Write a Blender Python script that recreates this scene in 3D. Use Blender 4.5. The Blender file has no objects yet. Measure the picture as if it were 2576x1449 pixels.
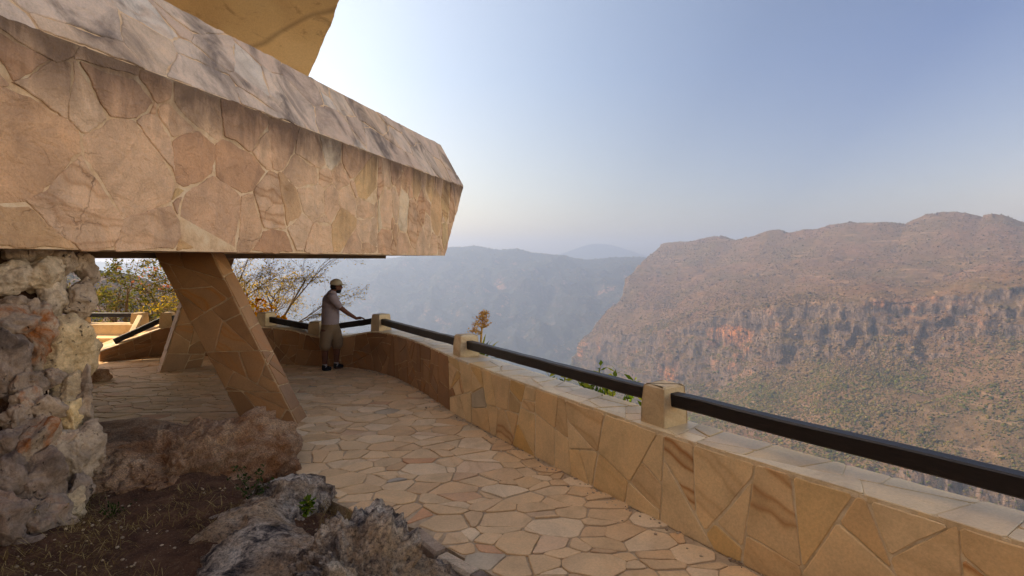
import bpy, bmesh, math, random
import numpy as np
from mathutils import Vector, Matrix, noise as mn

PI = math.pi
SC = bpy.context.scene
COL = SC.collection
# ------------------------------------------------------------------ survey
# The place was measured from one station: eye 2.05 m over the terrace, X to the
# side, Y away, Z up.  at() turns a bearing on the survey sheet (2576 wide, focal
# 1360, level line at 652) plus a distance into a world point.
F, CX, HY, EYE = 1360.0, 1288.0, 652.0, 2.05


def at(px, py, D):
    return Vector(((px - CX) / F * D, D, EYE + (HY - py) / F * D))


def lin(r, g, b):
    f = lambda c: (c / 255 / 12.92) if c / 255 <= .04045 else ((c / 255 + .055) / 1.055) ** 2.4
    return (f(r), f(g), f(b), 1)


# ------------------------------------------------------------------ node helper
class NT:
    def __init__(s, m):
        m.use_nodes = True
        s.t = m.node_tree
        s.t.nodes.clear()
        s.out = s.t.nodes.new('ShaderNodeOutputMaterial')

    def n(s, typ, **kw):
        x = s.t.nodes.new(typ)
        for k, v in kw.items():
            setattr(x, k, v)
        return x

    def put(s, sock, v):
        if v is None:
            return
        if isinstance(v, bpy.types.NodeSocket):
            s.t.links.new(v, sock)
        else:
            if isinstance(v, (int, float)) and sock.type in ('VECTOR', 'RGBA'):
                v = (v,) * (3 if sock.type == 'VECTOR' else 4)
            sock.default_value = v

    def obj(s):
        return s.n('ShaderNodeTexCoord').outputs['Object']

    def mp(s, vec, scale=(1, 1, 1), loc=(0, 0, 0), rot=(0, 0, 0)):
        x = s.n('ShaderNodeMapping')
        s.put(x.inputs['Vector'], vec); s.put(x.inputs['Location'], loc)
        s.put(x.inputs['Rotation'], rot); s.put(x.inputs['Scale'], scale)
        return x.outputs[0]

    def noise(s, vec, scale, det=5, rough=.55, dist=0, typ='FBM', col=False):
        x = s.n('ShaderNodeTexNoise'); x.noise_type = typ
        s.put(x.inputs['Vector'], vec); s.put(x.inputs['Scale'], scale); s.put(x.inputs['Detail'], det)
        s.put(x.inputs['Roughness'], rough); s.put(x.inputs['Distortion'], dist)
        return x.outputs[1 if col else 0]

    def vor(s, vec, scale, feat='F1', out='Distance', rnd=1):
        x = s.n('ShaderNodeTexVoronoi', feature=feat)
        s.put(x.inputs['Vector'], vec); s.put(x.inputs['Scale'], scale); s.put(x.inputs['Randomness'], rnd)
        return x.outputs[out]

    def wave(s, vec, scale, dist, det=3, ds=1.0):
        x = s.n('ShaderNodeTexWave')
        s.put(x.inputs['Vector'], vec); s.put(x.inputs['Scale'], scale); s.put(x.inputs['Distortion'], dist)
        s.put(x.inputs['Detail'], det); s.put(x.inputs['Detail Scale'], ds)
        return x.outputs[1]

    def ramp(s, f, stops, interp='LINEAR'):
        x = s.n('ShaderNodeValToRGB'); r = x.color_ramp; r.interpolation = interp
        while len(r.elements) < len(stops):
            r.elements.new(.5)
        for e, (p, c) in zip(r.elements, stops):
            e.position = p
            e.color = c if isinstance(c, tuple) else (c, c, c, 1)
        s.put(x.inputs[0], f)
        return x.outputs[0]

    def mix(s, f, a, b, bl='MIX'):
        x = s.n('ShaderNodeMix', data_type='RGBA', blend_type=bl)
        s.put(x.inputs[0], f); s.put(x.inputs[6], a); s.put(x.inputs[7], b)
        return x.outputs[2]

    def m(s, op, a, b=None, clamp=False):
        x = s.n('ShaderNodeMath', operation=op, use_clamp=clamp)
        s.put(x.inputs[0], a); s.put(x.inputs[1], b)
        return x.outputs[0]

    def vm(s, op, a, b):
        x = s.n('ShaderNodeVectorMath', operation=op)
        s.put(x.inputs[0], a); s.put(x.inputs[1], b)
        return x.outputs[0]

    def attr(s, name='Col'):
        x = s.n('ShaderNodeAttribute', attribute_name=name)
        y = s.n('ShaderNodeSeparateColor'); s.put(y.inputs[0], x.outputs['Color'])
        return x.outputs['Color'], y.outputs[0], y.outputs[1], y.outputs[2]

    def sep(s, v):
        y = s.n('ShaderNodeSeparateXYZ'); s.put(y.inputs[0], v)
        return y.outputs

    def bump(s, h, strength=.5, dist=.02, nrm=None):
        x = s.n('ShaderNodeBump')
        s.put(x.inputs['Height'], h); s.put(x.inputs['Strength'], strength); s.put(x.inputs['Distance'], dist)
        if nrm is not None:
            s.put(x.inputs['Normal'], nrm)
        return x.outputs[0]

    def bsdf(s, col, rough=.8, nrm=None, spec=.3):
        x = s.n('ShaderNodeBsdfPrincipled')
        s.put(x.inputs['Base Color'], col); s.put(x.inputs['Roughness'], rough)
        s.put(x.inputs['Specular IOR Level'], spec)
        if nrm is not None:
            s.put(x.inputs['Normal'], nrm)
        s.t.links.new(x.outputs[0], s.out.inputs[0])
        return x


MATS = {}


def material(name):
    def deco(fn):
        m = bpy.data.materials.new(name)
        fn(NT(m))
        MATS[name] = m
        return fn
    return deco


def stone_mat(name, stops, mortar_like=False, bump=.35, bscale=28, stain=0.0, vein=.5, rough=.75, spec=.3, coarse=.0, edge=None):
    """Quarried sandstone: tone picked per slab from its colour attribute, iron veins, pits."""
    m = bpy.data.materials.new(name)
    t = NT(m)
    _, r, g, b = t.attr()
    o = t.obj()
    off = t.n('ShaderNodeCombineXYZ')
    t.put(off.inputs[0], t.m('MULTIPLY', r, 37.0)); t.put(off.inputs[1], t.m('MULTIPLY', g, 53.0)); t.put(off.inputs[2], t.m('MULTIPLY', b, 71.0))
    v = t.vm('ADD', o, off.outputs[0])
    col = t.ramp(r, stops, 'LINEAR')
    # iron banding, on some slabs only
    w = t.wave(t.mp(v, (1, 1, 1), rot=(.4, .9, .3)), 1.3, 9, 3, .8)
    band = t.ramp(w, [(0, 0.), (.55, .15), (.8, 1.), (1, .3)])
    amt = t.m('MULTIPLY', t.ramp(g, [(.5, 0.), (.88, .7), (.97, 1.6)]), vein)
    col = t.mix(t.m('MULTIPLY', band, amt), col, lin(170, 104, 40))
    # cloudy tone
    n1 = t.noise(v, 2.2, 6, .6, .6)
    col = t.mix(.8, col, t.ramp(n1, [(.25, (.62, .60, .58, 1)), (.5, (.95, .95, .95, 1)), (.75, (1.2, 1.15, 1.08, 1))]), 'MULTIPLY')
    n2 = t.noise(v, 60, 4, .7)
    col = t.mix(.6, col, t.ramp(n2, [(.3, (.75, .74, .73, 1)), (.55, (1., 1., 1., 1)), (.75, (1.15, 1.15, 1.15, 1))]), 'MULTIPLY')
    if stain:
        ns = t.noise(t.mp(o, (1, 1, .45)), 1.7, 7, .62, .8)
        k = t.m('MULTIPLY', t.ramp(ns, [(.47, 0.), (.66, 1.)]), stain)
        col = t.mix(k, col, lin(78, 66, 64))
    if edge:       # soot and algae run down from the upper arris
        z = t.sep(o)[2]
        e = t.n('ShaderNodeMapRange'); t.put(e.inputs[0], z); t.put(e.inputs[1], edge[0]); t.put(e.inputs[2], edge[1])
        ne = t.noise(t.mp(o, (1, 1, .3)), 2.6, 6, .65, .6)
        k = t.ramp(t.m('ADD', t.m('MULTIPLY', e.outputs[0], .62), t.m('MULTIPLY', ne, .75)), [(.62, 0.), (.95, .85)])
        col = t.mix(k, col, lin(92, 70, 58))
    ck = None
    if coarse:     # hairline cracks and spalls
        wv_ = t.vm('ADD', v, t.vm('MULTIPLY', t.noise(v, 2.5, 4, .6, 0, 'FBM', True), (.5, .5, .5)))
        ck = t.m('MULTIPLY', t.ramp(t.vor(wv_, 1.7, 'DISTANCE_TO_EDGE'), [(0, 1.), (.014, 0.)]), t.ramp(t.noise(o, 1.5, 4, .6), [(.52, 0.), (.66, .32)]))
        col = t.mix(ck, col, lin(120, 84, 62))
    h = t.noise(v, bscale, 6, .65)
    h2 = t.noise(v, bscale / 6, 5, .6, .4)
    hh = t.m('ADD', t.m('MULTIPLY', h, .35), t.m('MULTIPLY', h2, 1.0 + coarse * 2))
    if ck is not None:
        hh = t.m('SUBTRACT', hh, ck)
    nb = t.bump(hh, bump, .02 + coarse * .03)
    t.bsdf(col, rough, nb, spec)
    MATS[name] = m
    return m


# wall facing slabs / paving / beam slabs / coping
stone_mat('facing_stone', [(0, lin(214, 174, 124)), (.3, lin(226, 190, 142)), (.55, lin(234, 202, 156)), (.85, lin(226, 188, 134)), (.98, lin(216, 170, 104)), (1, lin(190, 176, 152))], bump=.45, vein=.55, rough=.6, spec=.4)
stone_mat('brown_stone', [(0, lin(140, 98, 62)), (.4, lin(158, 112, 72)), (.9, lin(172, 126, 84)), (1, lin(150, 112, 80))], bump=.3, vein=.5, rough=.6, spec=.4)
stone_mat('paving_stone', [(0, lin(212, 168, 122)), (.3, lin(228, 188, 142)), (.6, lin(218, 176, 128)), (.9, lin(234, 202, 162)), (.95, lin(210, 150, 104)), (.985, lin(212, 184, 146)), (1, lin(166, 154, 140))], bump=.5, vein=.15, rough=.62, spec=.4)
stone_mat('beam_stone', [(0, lin(212, 162, 126)), (.2, lin(232, 184, 148)), (.5, lin(242, 200, 164)), (.78, lin(226, 176, 138)), (.95, lin(234, 190, 136)), (1, lin(246, 222, 196))], bump=1., bscale=22, stain=.28, vein=.35, rough=.85, coarse=.7, edge=(3.0, 3.97))
stone_mat('beam_top_stone', [(0, lin(218, 186, 164)), (.5, lin(232, 204, 182)), (.85, lin(226, 190, 160)), (1, lin(236, 218, 202))], bump=.9, bscale=22, stain=.75, vein=.2, rough=.85, coarse=.6)
stone_mat('coping_stone', [(0, lin(216, 184, 142)), (.5, lin(230, 204, 164)), (.85, lin(216, 178, 124)), (1, lin(206, 192, 172))], bump=.35, vein=.3, rough=.4, spec=.5)
stone_mat('post_stone', [(0, lin(206, 176, 134)), (1, lin(220, 194, 154))], bump=.35, bscale=40, vein=.25, rough=.6)


@material('mortar')
def _(t):
    o = t.obj()
    c = t.ramp(t.noise(o, 9, 6, .6), [(.3, lin(200, 172, 134)), (.7, lin(238, 216, 180))])
    t.bsdf(c, .9, t.bump(t.noise(o, 70, 5, .7), .6, .01))


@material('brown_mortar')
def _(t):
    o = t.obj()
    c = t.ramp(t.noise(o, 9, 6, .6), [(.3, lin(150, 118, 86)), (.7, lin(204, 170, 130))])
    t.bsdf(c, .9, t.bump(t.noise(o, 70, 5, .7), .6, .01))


@material('beam_mortar')
def _(t):
    o = t.obj()
    c = t.ramp(t.noise(o, 5, 6, .65), [(.3, lin(200, 156, 120)), (.5, lin(234, 196, 156)), (.75, lin(244, 218, 186))])
    e = t.n('ShaderNodeMapRange'); t.put(e.inputs[0], t.sep(o)[2]); t.put(e.inputs[1], 3.0); t.put(e.inputs[2], 3.97)
    k = t.ramp(t.m('ADD', t.m('MULTIPLY', e.outputs[0], .62), t.m('MULTIPLY', t.noise(t.mp(o, (1, 1, .3)), 2.6, 6, .65, .6), .75)), [(.62, 0.), (.95, .8)])
    k = t.m('MULTIPLY', k, t.m('LESS_THAN', t.sep(o)[2], 3.96))
    c = t.mix(k, c, lin(92, 70, 58))
    t.bsdf(c, .9, t.bump(t.noise(o, 40, 6, .7), .9, .02))


@material('floor_mortar')
def _(t):
    o = t.obj()
    c = t.ramp(t.noise(o, 12, 6, .7), [(.3, lin(166, 138, 108)), (.7, lin(208, 178, 144))])
    t.bsdf(c, .95, t.bump(t.noise(o, 120, 4, .7), .8, .01))


@material('concrete')
def _(t):
    o = t.obj()
    n = t.noise(o, .55, 6, .55, .5)
    c = t.ramp(n, [(.3, lin(196, 158, 108)), (.55, lin(220, 184, 130)), (.8, lin(230, 198, 146))])
    # tide mark of an old leak
    k = t.noise(t.mp(o, (1, 1, 1), loc=(3.1, 1.2, .4)), .3, 2, .4, .2)
    c = t.mix(t.ramp(k, [(.5, 0.), (.515, .55), (.53, .12), (.8, .35)]), c, lin(104, 84, 58))
    c = t.mix(.5, c, t.ramp(t.noise(o, 34, 4, .8), [(.3, (.72, .7, .68, 1)), (.6, (1.05, 1.05, 1.05, 1))]), 'MULTIPLY')
    c = t.mix(t.ramp(t.noise(t.mp(o, (1, 1, 2)), 1.6, 7, .7, .8), [(.56, 0.), (.64, .45), (.8, .7)]), c, lin(128, 98, 62))
    t.bsdf(c, .85, t.bump(t.noise(o, 45, 5, .7), .5, .012))


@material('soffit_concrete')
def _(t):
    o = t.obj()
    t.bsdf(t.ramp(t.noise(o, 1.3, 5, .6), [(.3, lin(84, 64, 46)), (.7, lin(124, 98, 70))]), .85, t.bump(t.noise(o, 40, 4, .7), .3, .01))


@material('dark_timber')
def _(t):
    o = t.obj()
    _, r, g, b = t.attr()
    n = t.noise(t.mp(o, (3, 3, 22)), 3, 6, .65, .6)
    c = t.ramp(n, [(.3, lin(16, 10, 9)), (.6, lin(28, 18, 16)), (.85, lin(58, 44, 40))])
    t.bsdf(c, .5, t.bump(n, .35, .01), .4)


@material('rock_pale')
def _(t):
    o = t.obj()
    _, r, g, b = t.attr()
    base = t.ramp(r, [(0, lin(140, 120, 108)), (.45, lin(178, 154, 132)), (.8, lin(216, 192, 164)), (1, lin(222, 190, 142))])
    n1 = t.noise(o, 3.2, 8, .68, .6)
    c = t.mix(1, base, t.ramp(n1, [(.3, (.34, .32, .32, 1)), (.5, (.95, .93, .92, 1)), (.7, (1.35, 1.32, 1.27, 1))]), 'MULTIPLY')
    # lichen-orange iron
    ko = t.m('MULTIPLY', t.ramp(t.noise(o, 4.1, 6, .66, .8), [(.5, 0.), (.62, 1.)]), t.ramp(g, [(.35, .06), (.9, .95)]))
    c = t.mix(ko, c, lin(168, 96, 44))
    # dark holes
    hn = t.vor(t.vm('ADD', o, t.vm('MULTIPLY', t.noise(o, 6, 3, .6, 0, 'FBM', True), (.25, .25, .25))), 16, 'F1')
    kd = t.m('MULTIPLY', t.ramp(hn, [(.1, 1.), (.26, 0.)]), t.ramp(t.noise(o, 5, 3, .6), [(.45, 0.), (.6, .85)]))
    c = t.mix(kd, c, lin(52, 42, 38))
    f = t.noise(o, 60, 5, .75)
    c = t.mix(.7, c, t.ramp(f, [(.3, (.6, .6, .6, 1)), (.6, (1.1, 1.1, 1.1, 1))]), 'MULTIPLY')
    h = t.m('SUBTRACT', t.m('ADD', t.noise(o, 14, 8, .7, .4), t.m('MULTIPLY', f, .3)), t.m('MULTIPLY', kd, .9))
    t.bsdf(c, .85, t.bump(h, .9, .035), .25)


@material('rock_brown')
def _(t):
    o = t.obj()
    n1 = t.noise(o, 3.5, 8, .7, .5)
    c = t.ramp(n1, [(.25, lin(138, 100, 78)), (.45, lin(182, 140, 108)), (.6, lin(208, 170, 138)), (.8, lin(228, 202, 178))])
    c = t.mix(t.ramp(t.noise(o, 2.6, 5, .6), [(.5, 0.), (.66, .75)]), c, lin(150, 88, 40))
    f = t.noise(o, 75, 5, .8)
    c = t.mix(.9, c, t.ramp(f, [(.34, (.35, .33, .31, 1)), (.52, (1, 1, 1, 1)), (.68, (1.7, 1.6, 1.46, 1))]), 'MULTIPLY')
    h = t.m('ADD', t.noise(o, 18, 8, .72, .3), t.m('MULTIPLY', f, .6))
    t.bsdf(c, .9, t.bump(h, 1., .05), .2)


@material('rock_crag')
def _(t):
    o = t.obj()
    n1 = t.noise(o, 6, 9, .72, .8)
    c = t.ramp(n1, [(.36, lin(34, 30, 30)), (.45, lin(112, 100, 94)), (.53, lin(190, 172, 154)), (.66, lin(228, 212, 194))])
    c = t.mix(t.ramp(t.noise(o, 2.2, 5, .6), [(.42, 0.), (.6, .8)]), c, lin(186, 152, 118))
    f = t.noise(o, 48, 6, .8)
    c = t.mix(.9, c, t.ramp(f, [(.36, (.2, .19, .2, 1)), (.5, (1, 1, 1, 1)), (.66, (1.6, 1.54, 1.46, 1))]), 'MULTIPLY')
    h = t.m('ADD', t.noise(o, 12, 9, .74, .6), t.m('MULTIPLY', f, .5))
    t.bsdf(c, .9, t.bump(h, 1., .05), .2)


@material('soil')
def _(t):
    o = t.obj()
    n = t.noise(o, 7, 8, .72, .4)
    c = t.ramp(n, [(.3, lin(66, 44, 34)), (.55, lin(104, 74, 56)), (.75, lin(140, 106, 80))])
    p = t.vor(o, 55)
    c = t.mix(t.ramp(t.noise(o, 90, 3, .8), [(.6, 0.), (.7, .8)]), c, lin(176, 150, 124))
    t.bsdf(c, .95, t.bump(t.m('ADD', t.noise(o, 40, 7, .75), t.m('MULTIPLY', p, .6)), .9, .03), .1)


def leaf_mat(name, stops, trans=.35):
    m = bpy.data.materials.new(name)
    t = NT(m)
    _, r, g, b = t.attr()
    c = t.ramp(r, stops)
    d = t.n('ShaderNodeBsdfDiffuse'); t.put(d.inputs[0], c)
    tr = t.n('ShaderNodeBsdfTranslucent'); t.put(tr.inputs[0], c)
    mx = t.n('ShaderNodeMixShader'); t.put(mx.inputs[0], trans)
    t.t.links.new(d.outputs[0], mx.inputs[1]); t.t.links.new(tr.outputs[0], mx.inputs[2])
    t.t.links.new(mx.outputs[0], t.out.inputs[0])
    MATS[name] = m


leaf_mat('leaf_green', [(0, lin(58, 66, 30)), (.5, lin(104, 108, 48)), (.85, lin(140, 132, 62)), (1, lin(150, 118, 60))])
leaf_mat('leaf_yellow', [(0, lin(120, 110, 40)), (.5, lin(196, 164, 50)), (1, lin(226, 186, 60))], .45)
leaf_mat('leaf_orange', [(0, lin(190, 120, 20)), (.5, lin(226, 152, 26)), (1, lin(240, 180, 50))], .45)
leaf_mat('leaf_red', [(0, lin(190, 96, 66)), (1, lin(220, 140, 100))], .4)
leaf_mat('leaf_bright', [(0, lin(54, 84, 24)), (.6, lin(112, 136, 40)), (1, lin(190, 186, 70))], .4)
leaf_mat('leaf_dark', [(0, lin(34, 46, 24)), (1, lin(72, 86, 42))], .3)
leaf_mat('dry_blade', [(0, lin(96, 74, 46)), (.6, lin(150, 122, 78)), (1, lin(190, 166, 116))], .3)
leaf_mat('seed_head', [(0, lin(190, 130, 60)), (1, lin(238, 196, 120))], .3)


@material('bark')
def _(t):
    o = t.obj()
    t.bsdf(t.ramp(t.noise(o, 12, 5, .7), [(.3, lin(78, 62, 48)), (.7, lin(150, 128, 100))]), .9, t.bump(t.noise(o, 50, 4, .7), .5, .01), .1)


def hill_mat(name, veg, veg2, ledge, rockA, rockB, orange, k):
    """Dry scrub over limestone: bedding ledges on the slopes, streaked rock where it is steep."""
    m = bpy.data.materials.new(name)
    t = NT(m)
    o = t.obj()
    geo = t.n('ShaderNodeNewGeometry')
    nz = t.sep(geo.outputs['True Normal'])[2]
    n1 = t.noise(o, .006 * k, 7, .65, .5)
    n2 = t.noise(o, .07 * k, 5, .75)
    c = t.mix(t.ramp(n1, [(.35, 0.), (.65, 1.)]), veg, veg2)
    c = t.mix(.9, c, t.ramp(n2, [(.3, (.55, .55, .55, 1)), (.5, (1, 1, 1, 1)), (.7, (1.35, 1.32, 1.3, 1))]), 'MULTIPLY')
    bed = t.noise(t.mp(o, (.006 * k, .006 * k, .16 * k)), 1, 6, .7, .3)
    br = t.noise(o, .02 * k, 4, .7)
    kb = t.m('MULTIPLY', t.ramp(bed, [(.54, 0.), (.64, 1.)]), t.ramp(br, [(.42, 0.), (.62, .75)]))
    c = t.mix(kb, c, ledge)
    st = t.noise(t.mp(o, (.06 * k, .06 * k, .010 * k)), 1, 7, .72, .6)
    rc = t.ramp(st, [(.3, (.05, .05, .05, 1)), (.42, rockB), (.55, rockA), (.72, (rockA[0] * 1.35, rockA[1] * 1.3, rockA[2] * 1.22, 1))])
    ok = t.m('MULTIPLY', t.ramp(t.noise(o, .009 * k, 5, .6, .4), [(.55, 0.), (.68, 1.)]), t.ramp(st, [(.35, 0.), (.5, 1.)]))
    rc = t.mix(ok, rc, orange)
    crack = t.vor(t.mp(o, (.10 * k, .10 * k, .05 * k)), 1, 'DISTANCE_TO_EDGE')
    rc = t.mix(t.ramp(crack, [(0, .7), (.12, 0.)]), rc, (.04, .035, .035, 1))
    jag = t.m('ADD', nz, t.m('MULTIPLY', t.m('SUBTRACT', t.noise(o, .03 * k, 6, .7), .5), 1.1))
    cliff = t.ramp(jag, [(.28, 1.), (.5, 0.)])
    c = t.mix(cliff, c, rc)
    h = t.m('ADD', t.m('MULTIPLY', n2, 1), t.m('MULTIPLY', t.noise(o, .25 * k, 4, .7), .4))
    t.bsdf(c, 1, t.bump(h, .8, 6 / k), 0)
    MATS[name] = m


hill_mat('hill_near', lin(96, 72, 56), lin(84, 70, 48), lin(140, 114, 92), lin(112, 94, 82), lin(60, 53, 49), lin(170, 110, 70), 1.0)
hill_mat('hill_far', lin(54, 56, 50), lin(48, 53, 48), lin(70, 68, 62), lin(92, 82, 74), lin(56, 54, 52), lin(170, 124, 96), .5)
hill_mat('ground_rough', lin(110, 90, 64), lin(92, 92, 52), lin(150, 128, 100), lin(150, 128, 108), lin(90, 80, 74), lin(180, 112, 70), 12.)


@material('scrub_leaf')
def _(t):
    _, r, g, b = t.attr()
    o = t.obj()
    dry = t.ramp(r, [(0, lin(62, 48, 38)), (.4, lin(88, 68, 54)), (.75, lin(104, 82, 66)), (1, lin(122, 98, 80))])
    grn = t.ramp(r, [(0, lin(42, 47, 18)), (.5, lin(74, 76, 28)), (.92, lin(100, 82, 42)), (1, lin(80, 98, 36))])
    t.bsdf(t.mix(g, dry, grn), 1, None, 0)


@material('canyon_floor')
def _(t):
    t.bsdf(t.ramp(t.noise(t.obj(), .004, 5), [(.3, lin(70, 74, 60)), (.7, lin(110, 104, 84))]), 1, None, 0)


for nm, c in (('skin', (92, 58, 44)), ('cap_cloth', (150, 136, 112)), ('shorts_cloth', (116, 94, 72)), ('shoe_black', (24, 22, 24)), ('hair_black', (20, 16, 15)), ('sock_grey', (150, 140, 134)), ('eye_dark', (16, 12, 11))):
    m_ = bpy.data.materials.new(nm)
    t_ = NT(m_)
    oc = t_.obj()
    cc = t_.mix(.5, lin(*c), t_.ramp(t_.noise(oc, 30, 4, .6), [(.3, (.8, .8, .8, 1)), (.7, (1.15, 1.15, 1.15, 1))]), 'MULTIPLY')
    t_.bsdf(cc, .8, t_.bump(t_.noise(t_.mp(oc, (1, 1, 2.5)), 14, 3, .5), .3, .02), .2)
    MATS[nm] = m_


@material('shirt_cloth')
def _(t):
    o = t.obj()
    w = t.wave(t.mp(o, (.1, .1, 1)), 34, .5, 2)
    z = t.sep(o)
    wz = t.n('ShaderNodeTexWave', bands_direction='Z'); t.put(wz.inputs['Vector'], o); t.put(wz.inputs['Scale'], 14); t.put(wz.inputs['Distortion'], 1.2)
    c = t.mix(t.ramp(wz.outputs[1], [(.55, 0.), (.8, .55)]), lin(140, 124, 124), lin(96, 82, 84))
    t.bsdf(c, .9, t.bump(t.noise(t.mp(o, (1, 1, 2.2)), 9, 3, .5), .5, .03), .1)


# ------------------------------------------------------------------ object helpers
def empty(name, loc, label, cat, group=None):
    o = bpy.data.objects.new(name, None)
    COL.objects.link(o)
    o.location = loc
    o.empty_display_size = .2
    o['label'] = label; o['category'] = cat
    if group:
        o['group'] = group
    return o


def wloc(o):
    p = Vector((0, 0, 0))
    while o is not None:
        p += o.location
        o = o.parent
    return p


def mesh_obj(name, verts, faces, mats, parent=None, cols=None, smooth=False, midx=None):
    """One mesh object with world-space vertices; cols = one RGBA per face."""
    me = bpy.data.meshes.new(name)
    me.from_pydata([tuple(v) for v in verts], [], faces)
    for m in (mats if isinstance(mats, (list, tuple)) else [mats]):
        me.materials.append(MATS[m] if isinstance(m, str) else m)
    if cols is not None:
        a = me.attributes.new('Col', 'FLOAT_COLOR', 'FACE')
        a.data.foreach_set('color', np.array([(tuple(c) + (0, 0, 0, 1))[:4] if len(c) < 4 else tuple(c) for c in cols], np.float32).ravel())
    if midx is not None:
        me.polygons.foreach_set('material_index', midx)
    if smooth:
        me.polygons.foreach_set('use_smooth', [True] * len(me.polygons))
    me.update()
    o = bpy.data.objects.new(name, me)
    COL.objects.link(o)
    if parent is not None:
        o.parent = parent
        o.location = -wloc(parent)
    return o


def tag(o, label=None, cat=None, group=None, kind=None):
    for k, v in (('label', label), ('category', cat), ('group', group), ('kind', kind)):
        if v:
            o[k] = v
    return o


class MB:
    def __init__(s):
        s.v, s.f, s.c, s.mi = [], [], [], []

    def add(s, vs, fs, col=(.5, .5, .5, 1), mi=0):
        b = len(s.v)
        s.v += [Vector(v) for v in vs]
        for f in fs:
            s.f.append(tuple(i + b for i in f)); s.c.append(col); s.mi.append(mi)

    def hexa(s, p, col=(.5, .5, .5, 1), mi=0):
        """8 points: bottom ring ccw, top ring ccw."""
        s.add(p, [(3, 2, 1, 0), (4, 5, 6, 7), (0, 1, 5, 4), (1, 2, 6, 5), (2, 3, 7, 6), (3, 0, 4, 7)], col, mi)

    def beam(s, a, b, w, h, col=(.5, .5, .5, 1), up=Vector((0, 0, 1)), bev=.008, mi=0):
        a, b = Vector(a), Vector(b)
        d = (b - a).normalized(); r = d.cross(up).normalized(); u = r.cross(d)
        ring = []
        x, y = w / 2, h / 2
        for sx, sy in ((-x + bev, -y), (x - bev, -y), (x, -y + bev), (x, y - bev), (x - bev, y), (-x + bev, y), (-x, y - bev), (-x, -y + bev)):
            ring.append(r * sx + u * sy)
        n = 8
        vs = [a + q for q in ring] + [b + q for q in ring]
        fs = [(i, (i + 1) % n, n + (i + 1) % n, n + i) for i in range(n)] + [tuple(range(n))[::-1], tuple(range(n, 2 * n))]
        s.add(vs, fs, col, mi)

    def tube(s, pts, rads, n=5, col=(.5, .5, .5, 1)):
        rings = []
        prev = None
        for i, p in enumerate(pts):
            d = (pts[min(i + 1, len(pts) - 1)] - pts[max(i - 1, 0)])
            d = d.normalized() if d.length > 1e-9 else Vector((0, 0, 1))
            r = (prev - d * prev.dot(d)) if prev is not None else d.orthogonal()
            if r.length < 1e-6:
                r = d.orthogonal()
            r.normalize(); prev = r
            q = d.cross(r)
            rings.append([p + (r * math.cos(2 * PI * k / n) + q * math.sin(2 * PI * k / n)) * rads[i] for k in range(n)])
        vs = [v for rg in rings for v in rg]
        fs = []
        for i in range(len(rings) - 1):
            for k in range(n):
                k2 = (k + 1) % n
                fs.append((i * n + k, i * n + k2, (i + 1) * n + k2, (i + 1) * n + k))
        fs.append(tuple(range((len(rings) - 1) * n, len(rings) * n)))
        s.add(vs, fs, col)

    def build(s, name, mats, parent=None, smooth=False):
        return mesh_obj(name, s.v, s.f, mats, parent, s.c, smooth, s.mi)


# ------------------------------------------------------------------ crazy paving (power diagram cells)
def clip(poly, a, b, c):
    out = []
    n = len(poly)
    for i in range(n):
        p, q = poly[i], poly[(i + 1) % n]
        dp, dq = a * p[0] + b * p[1] - c, a * q[0] + b * q[1] - c
        if dp <= 0:
            out.append(p)
        if (dp < 0 < dq) or (dq < 0 < dp):
            k = dp / (dp - dq)
            out.append((p[0] + (q[0] - p[0]) * k, p[1] + (q[1] - p[1]) * k))
    return out


def cells(x0, y0, x1, y1, n, seed, wv=.5, stretch=1.0, mind=.55):
    """Irregular slab outlines filling a rectangle. stretch > 1: longer in x."""
    rg = random.Random(seed)
    W, H = (x1 - x0) / stretch, (y1 - y0)
    r0 = math.sqrt(W * H / n)
    pts = []
    tries = 0
    while len(pts) < n and tries < n * 40:
        tries += 1
        p = (rg.random() * W, rg.random() * H)
        lim = r0 * mind * (1 - .5 * tries / (n * 40))
        if all((p[0] - q[0]) ** 2 + (p[1] - q[1]) ** 2 > lim * lim for q in pts[-400:]) and all((p[0] - q[0]) ** 2 + (p[1] - q[1]) ** 2 > lim * lim for q in pts[:-400]):
            pts.append(p)
    P = np.array(pts)
    wts = np.array([(rg.random() ** 2 * wv * r0) ** 2 for _ in pts])
    res = []
    for i, p in enumerate(pts):
        d = ((P - P[i]) ** 2).sum(1)
        idx = np.argsort(d)[1:26]
        poly = [(0, 0), (W, 0), (W, H), (0, H)]
        for j in idx:
            q = P[j]
            poly = clip(poly, 2 * (q[0] - p[0]), 2 * (q[1] - p[1]), q[0] ** 2 + q[1] ** 2 - p[0] ** 2 - p[1] ** 2 + wts[i] - wts[j])
            if len(poly) < 3:
                break
        if len(poly) >= 3:
            res.append([(x0 + a * stretch, y0 + b) for a, b in poly])
    return res


def shards(x0, y0, x1, y1, target, seed, var=.65, wob=.28):
    """Broken-slab outlines: the field is split again and again across its long side."""
    rg = random.Random(seed)
    stack, out = [[(x0, y0), (x1, y0), (x1, y1), (x0, y1)]], []
    while stack:
        p = stack.pop()
        if len(p) < 3:
            continue
        if abs(area(p)) < target * rg.uniform(1 - var, 1 + var * 1.3):
            out.append(p)
            continue
        P = np.array(p)
        c = P.mean(0)
        Q = P - c
        w, v = np.linalg.eigh(Q.T @ Q)
        ax = v[:, 1]
        ang = math.atan2(ax[1], ax[0]) + rg.gauss(0, wob if rg.random() < .8 else .9)
        nx, ny = math.cos(ang), math.sin(ang)
        ext = Q @ np.array((nx, ny))
        k = nx * c[0] + ny * c[1] + rg.uniform(-.22, .22) * (ext.max() - ext.min())
        stack.append(clip(p, nx, ny, k)); stack.append(clip(p, -nx, -ny, -k))
    return out


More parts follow.
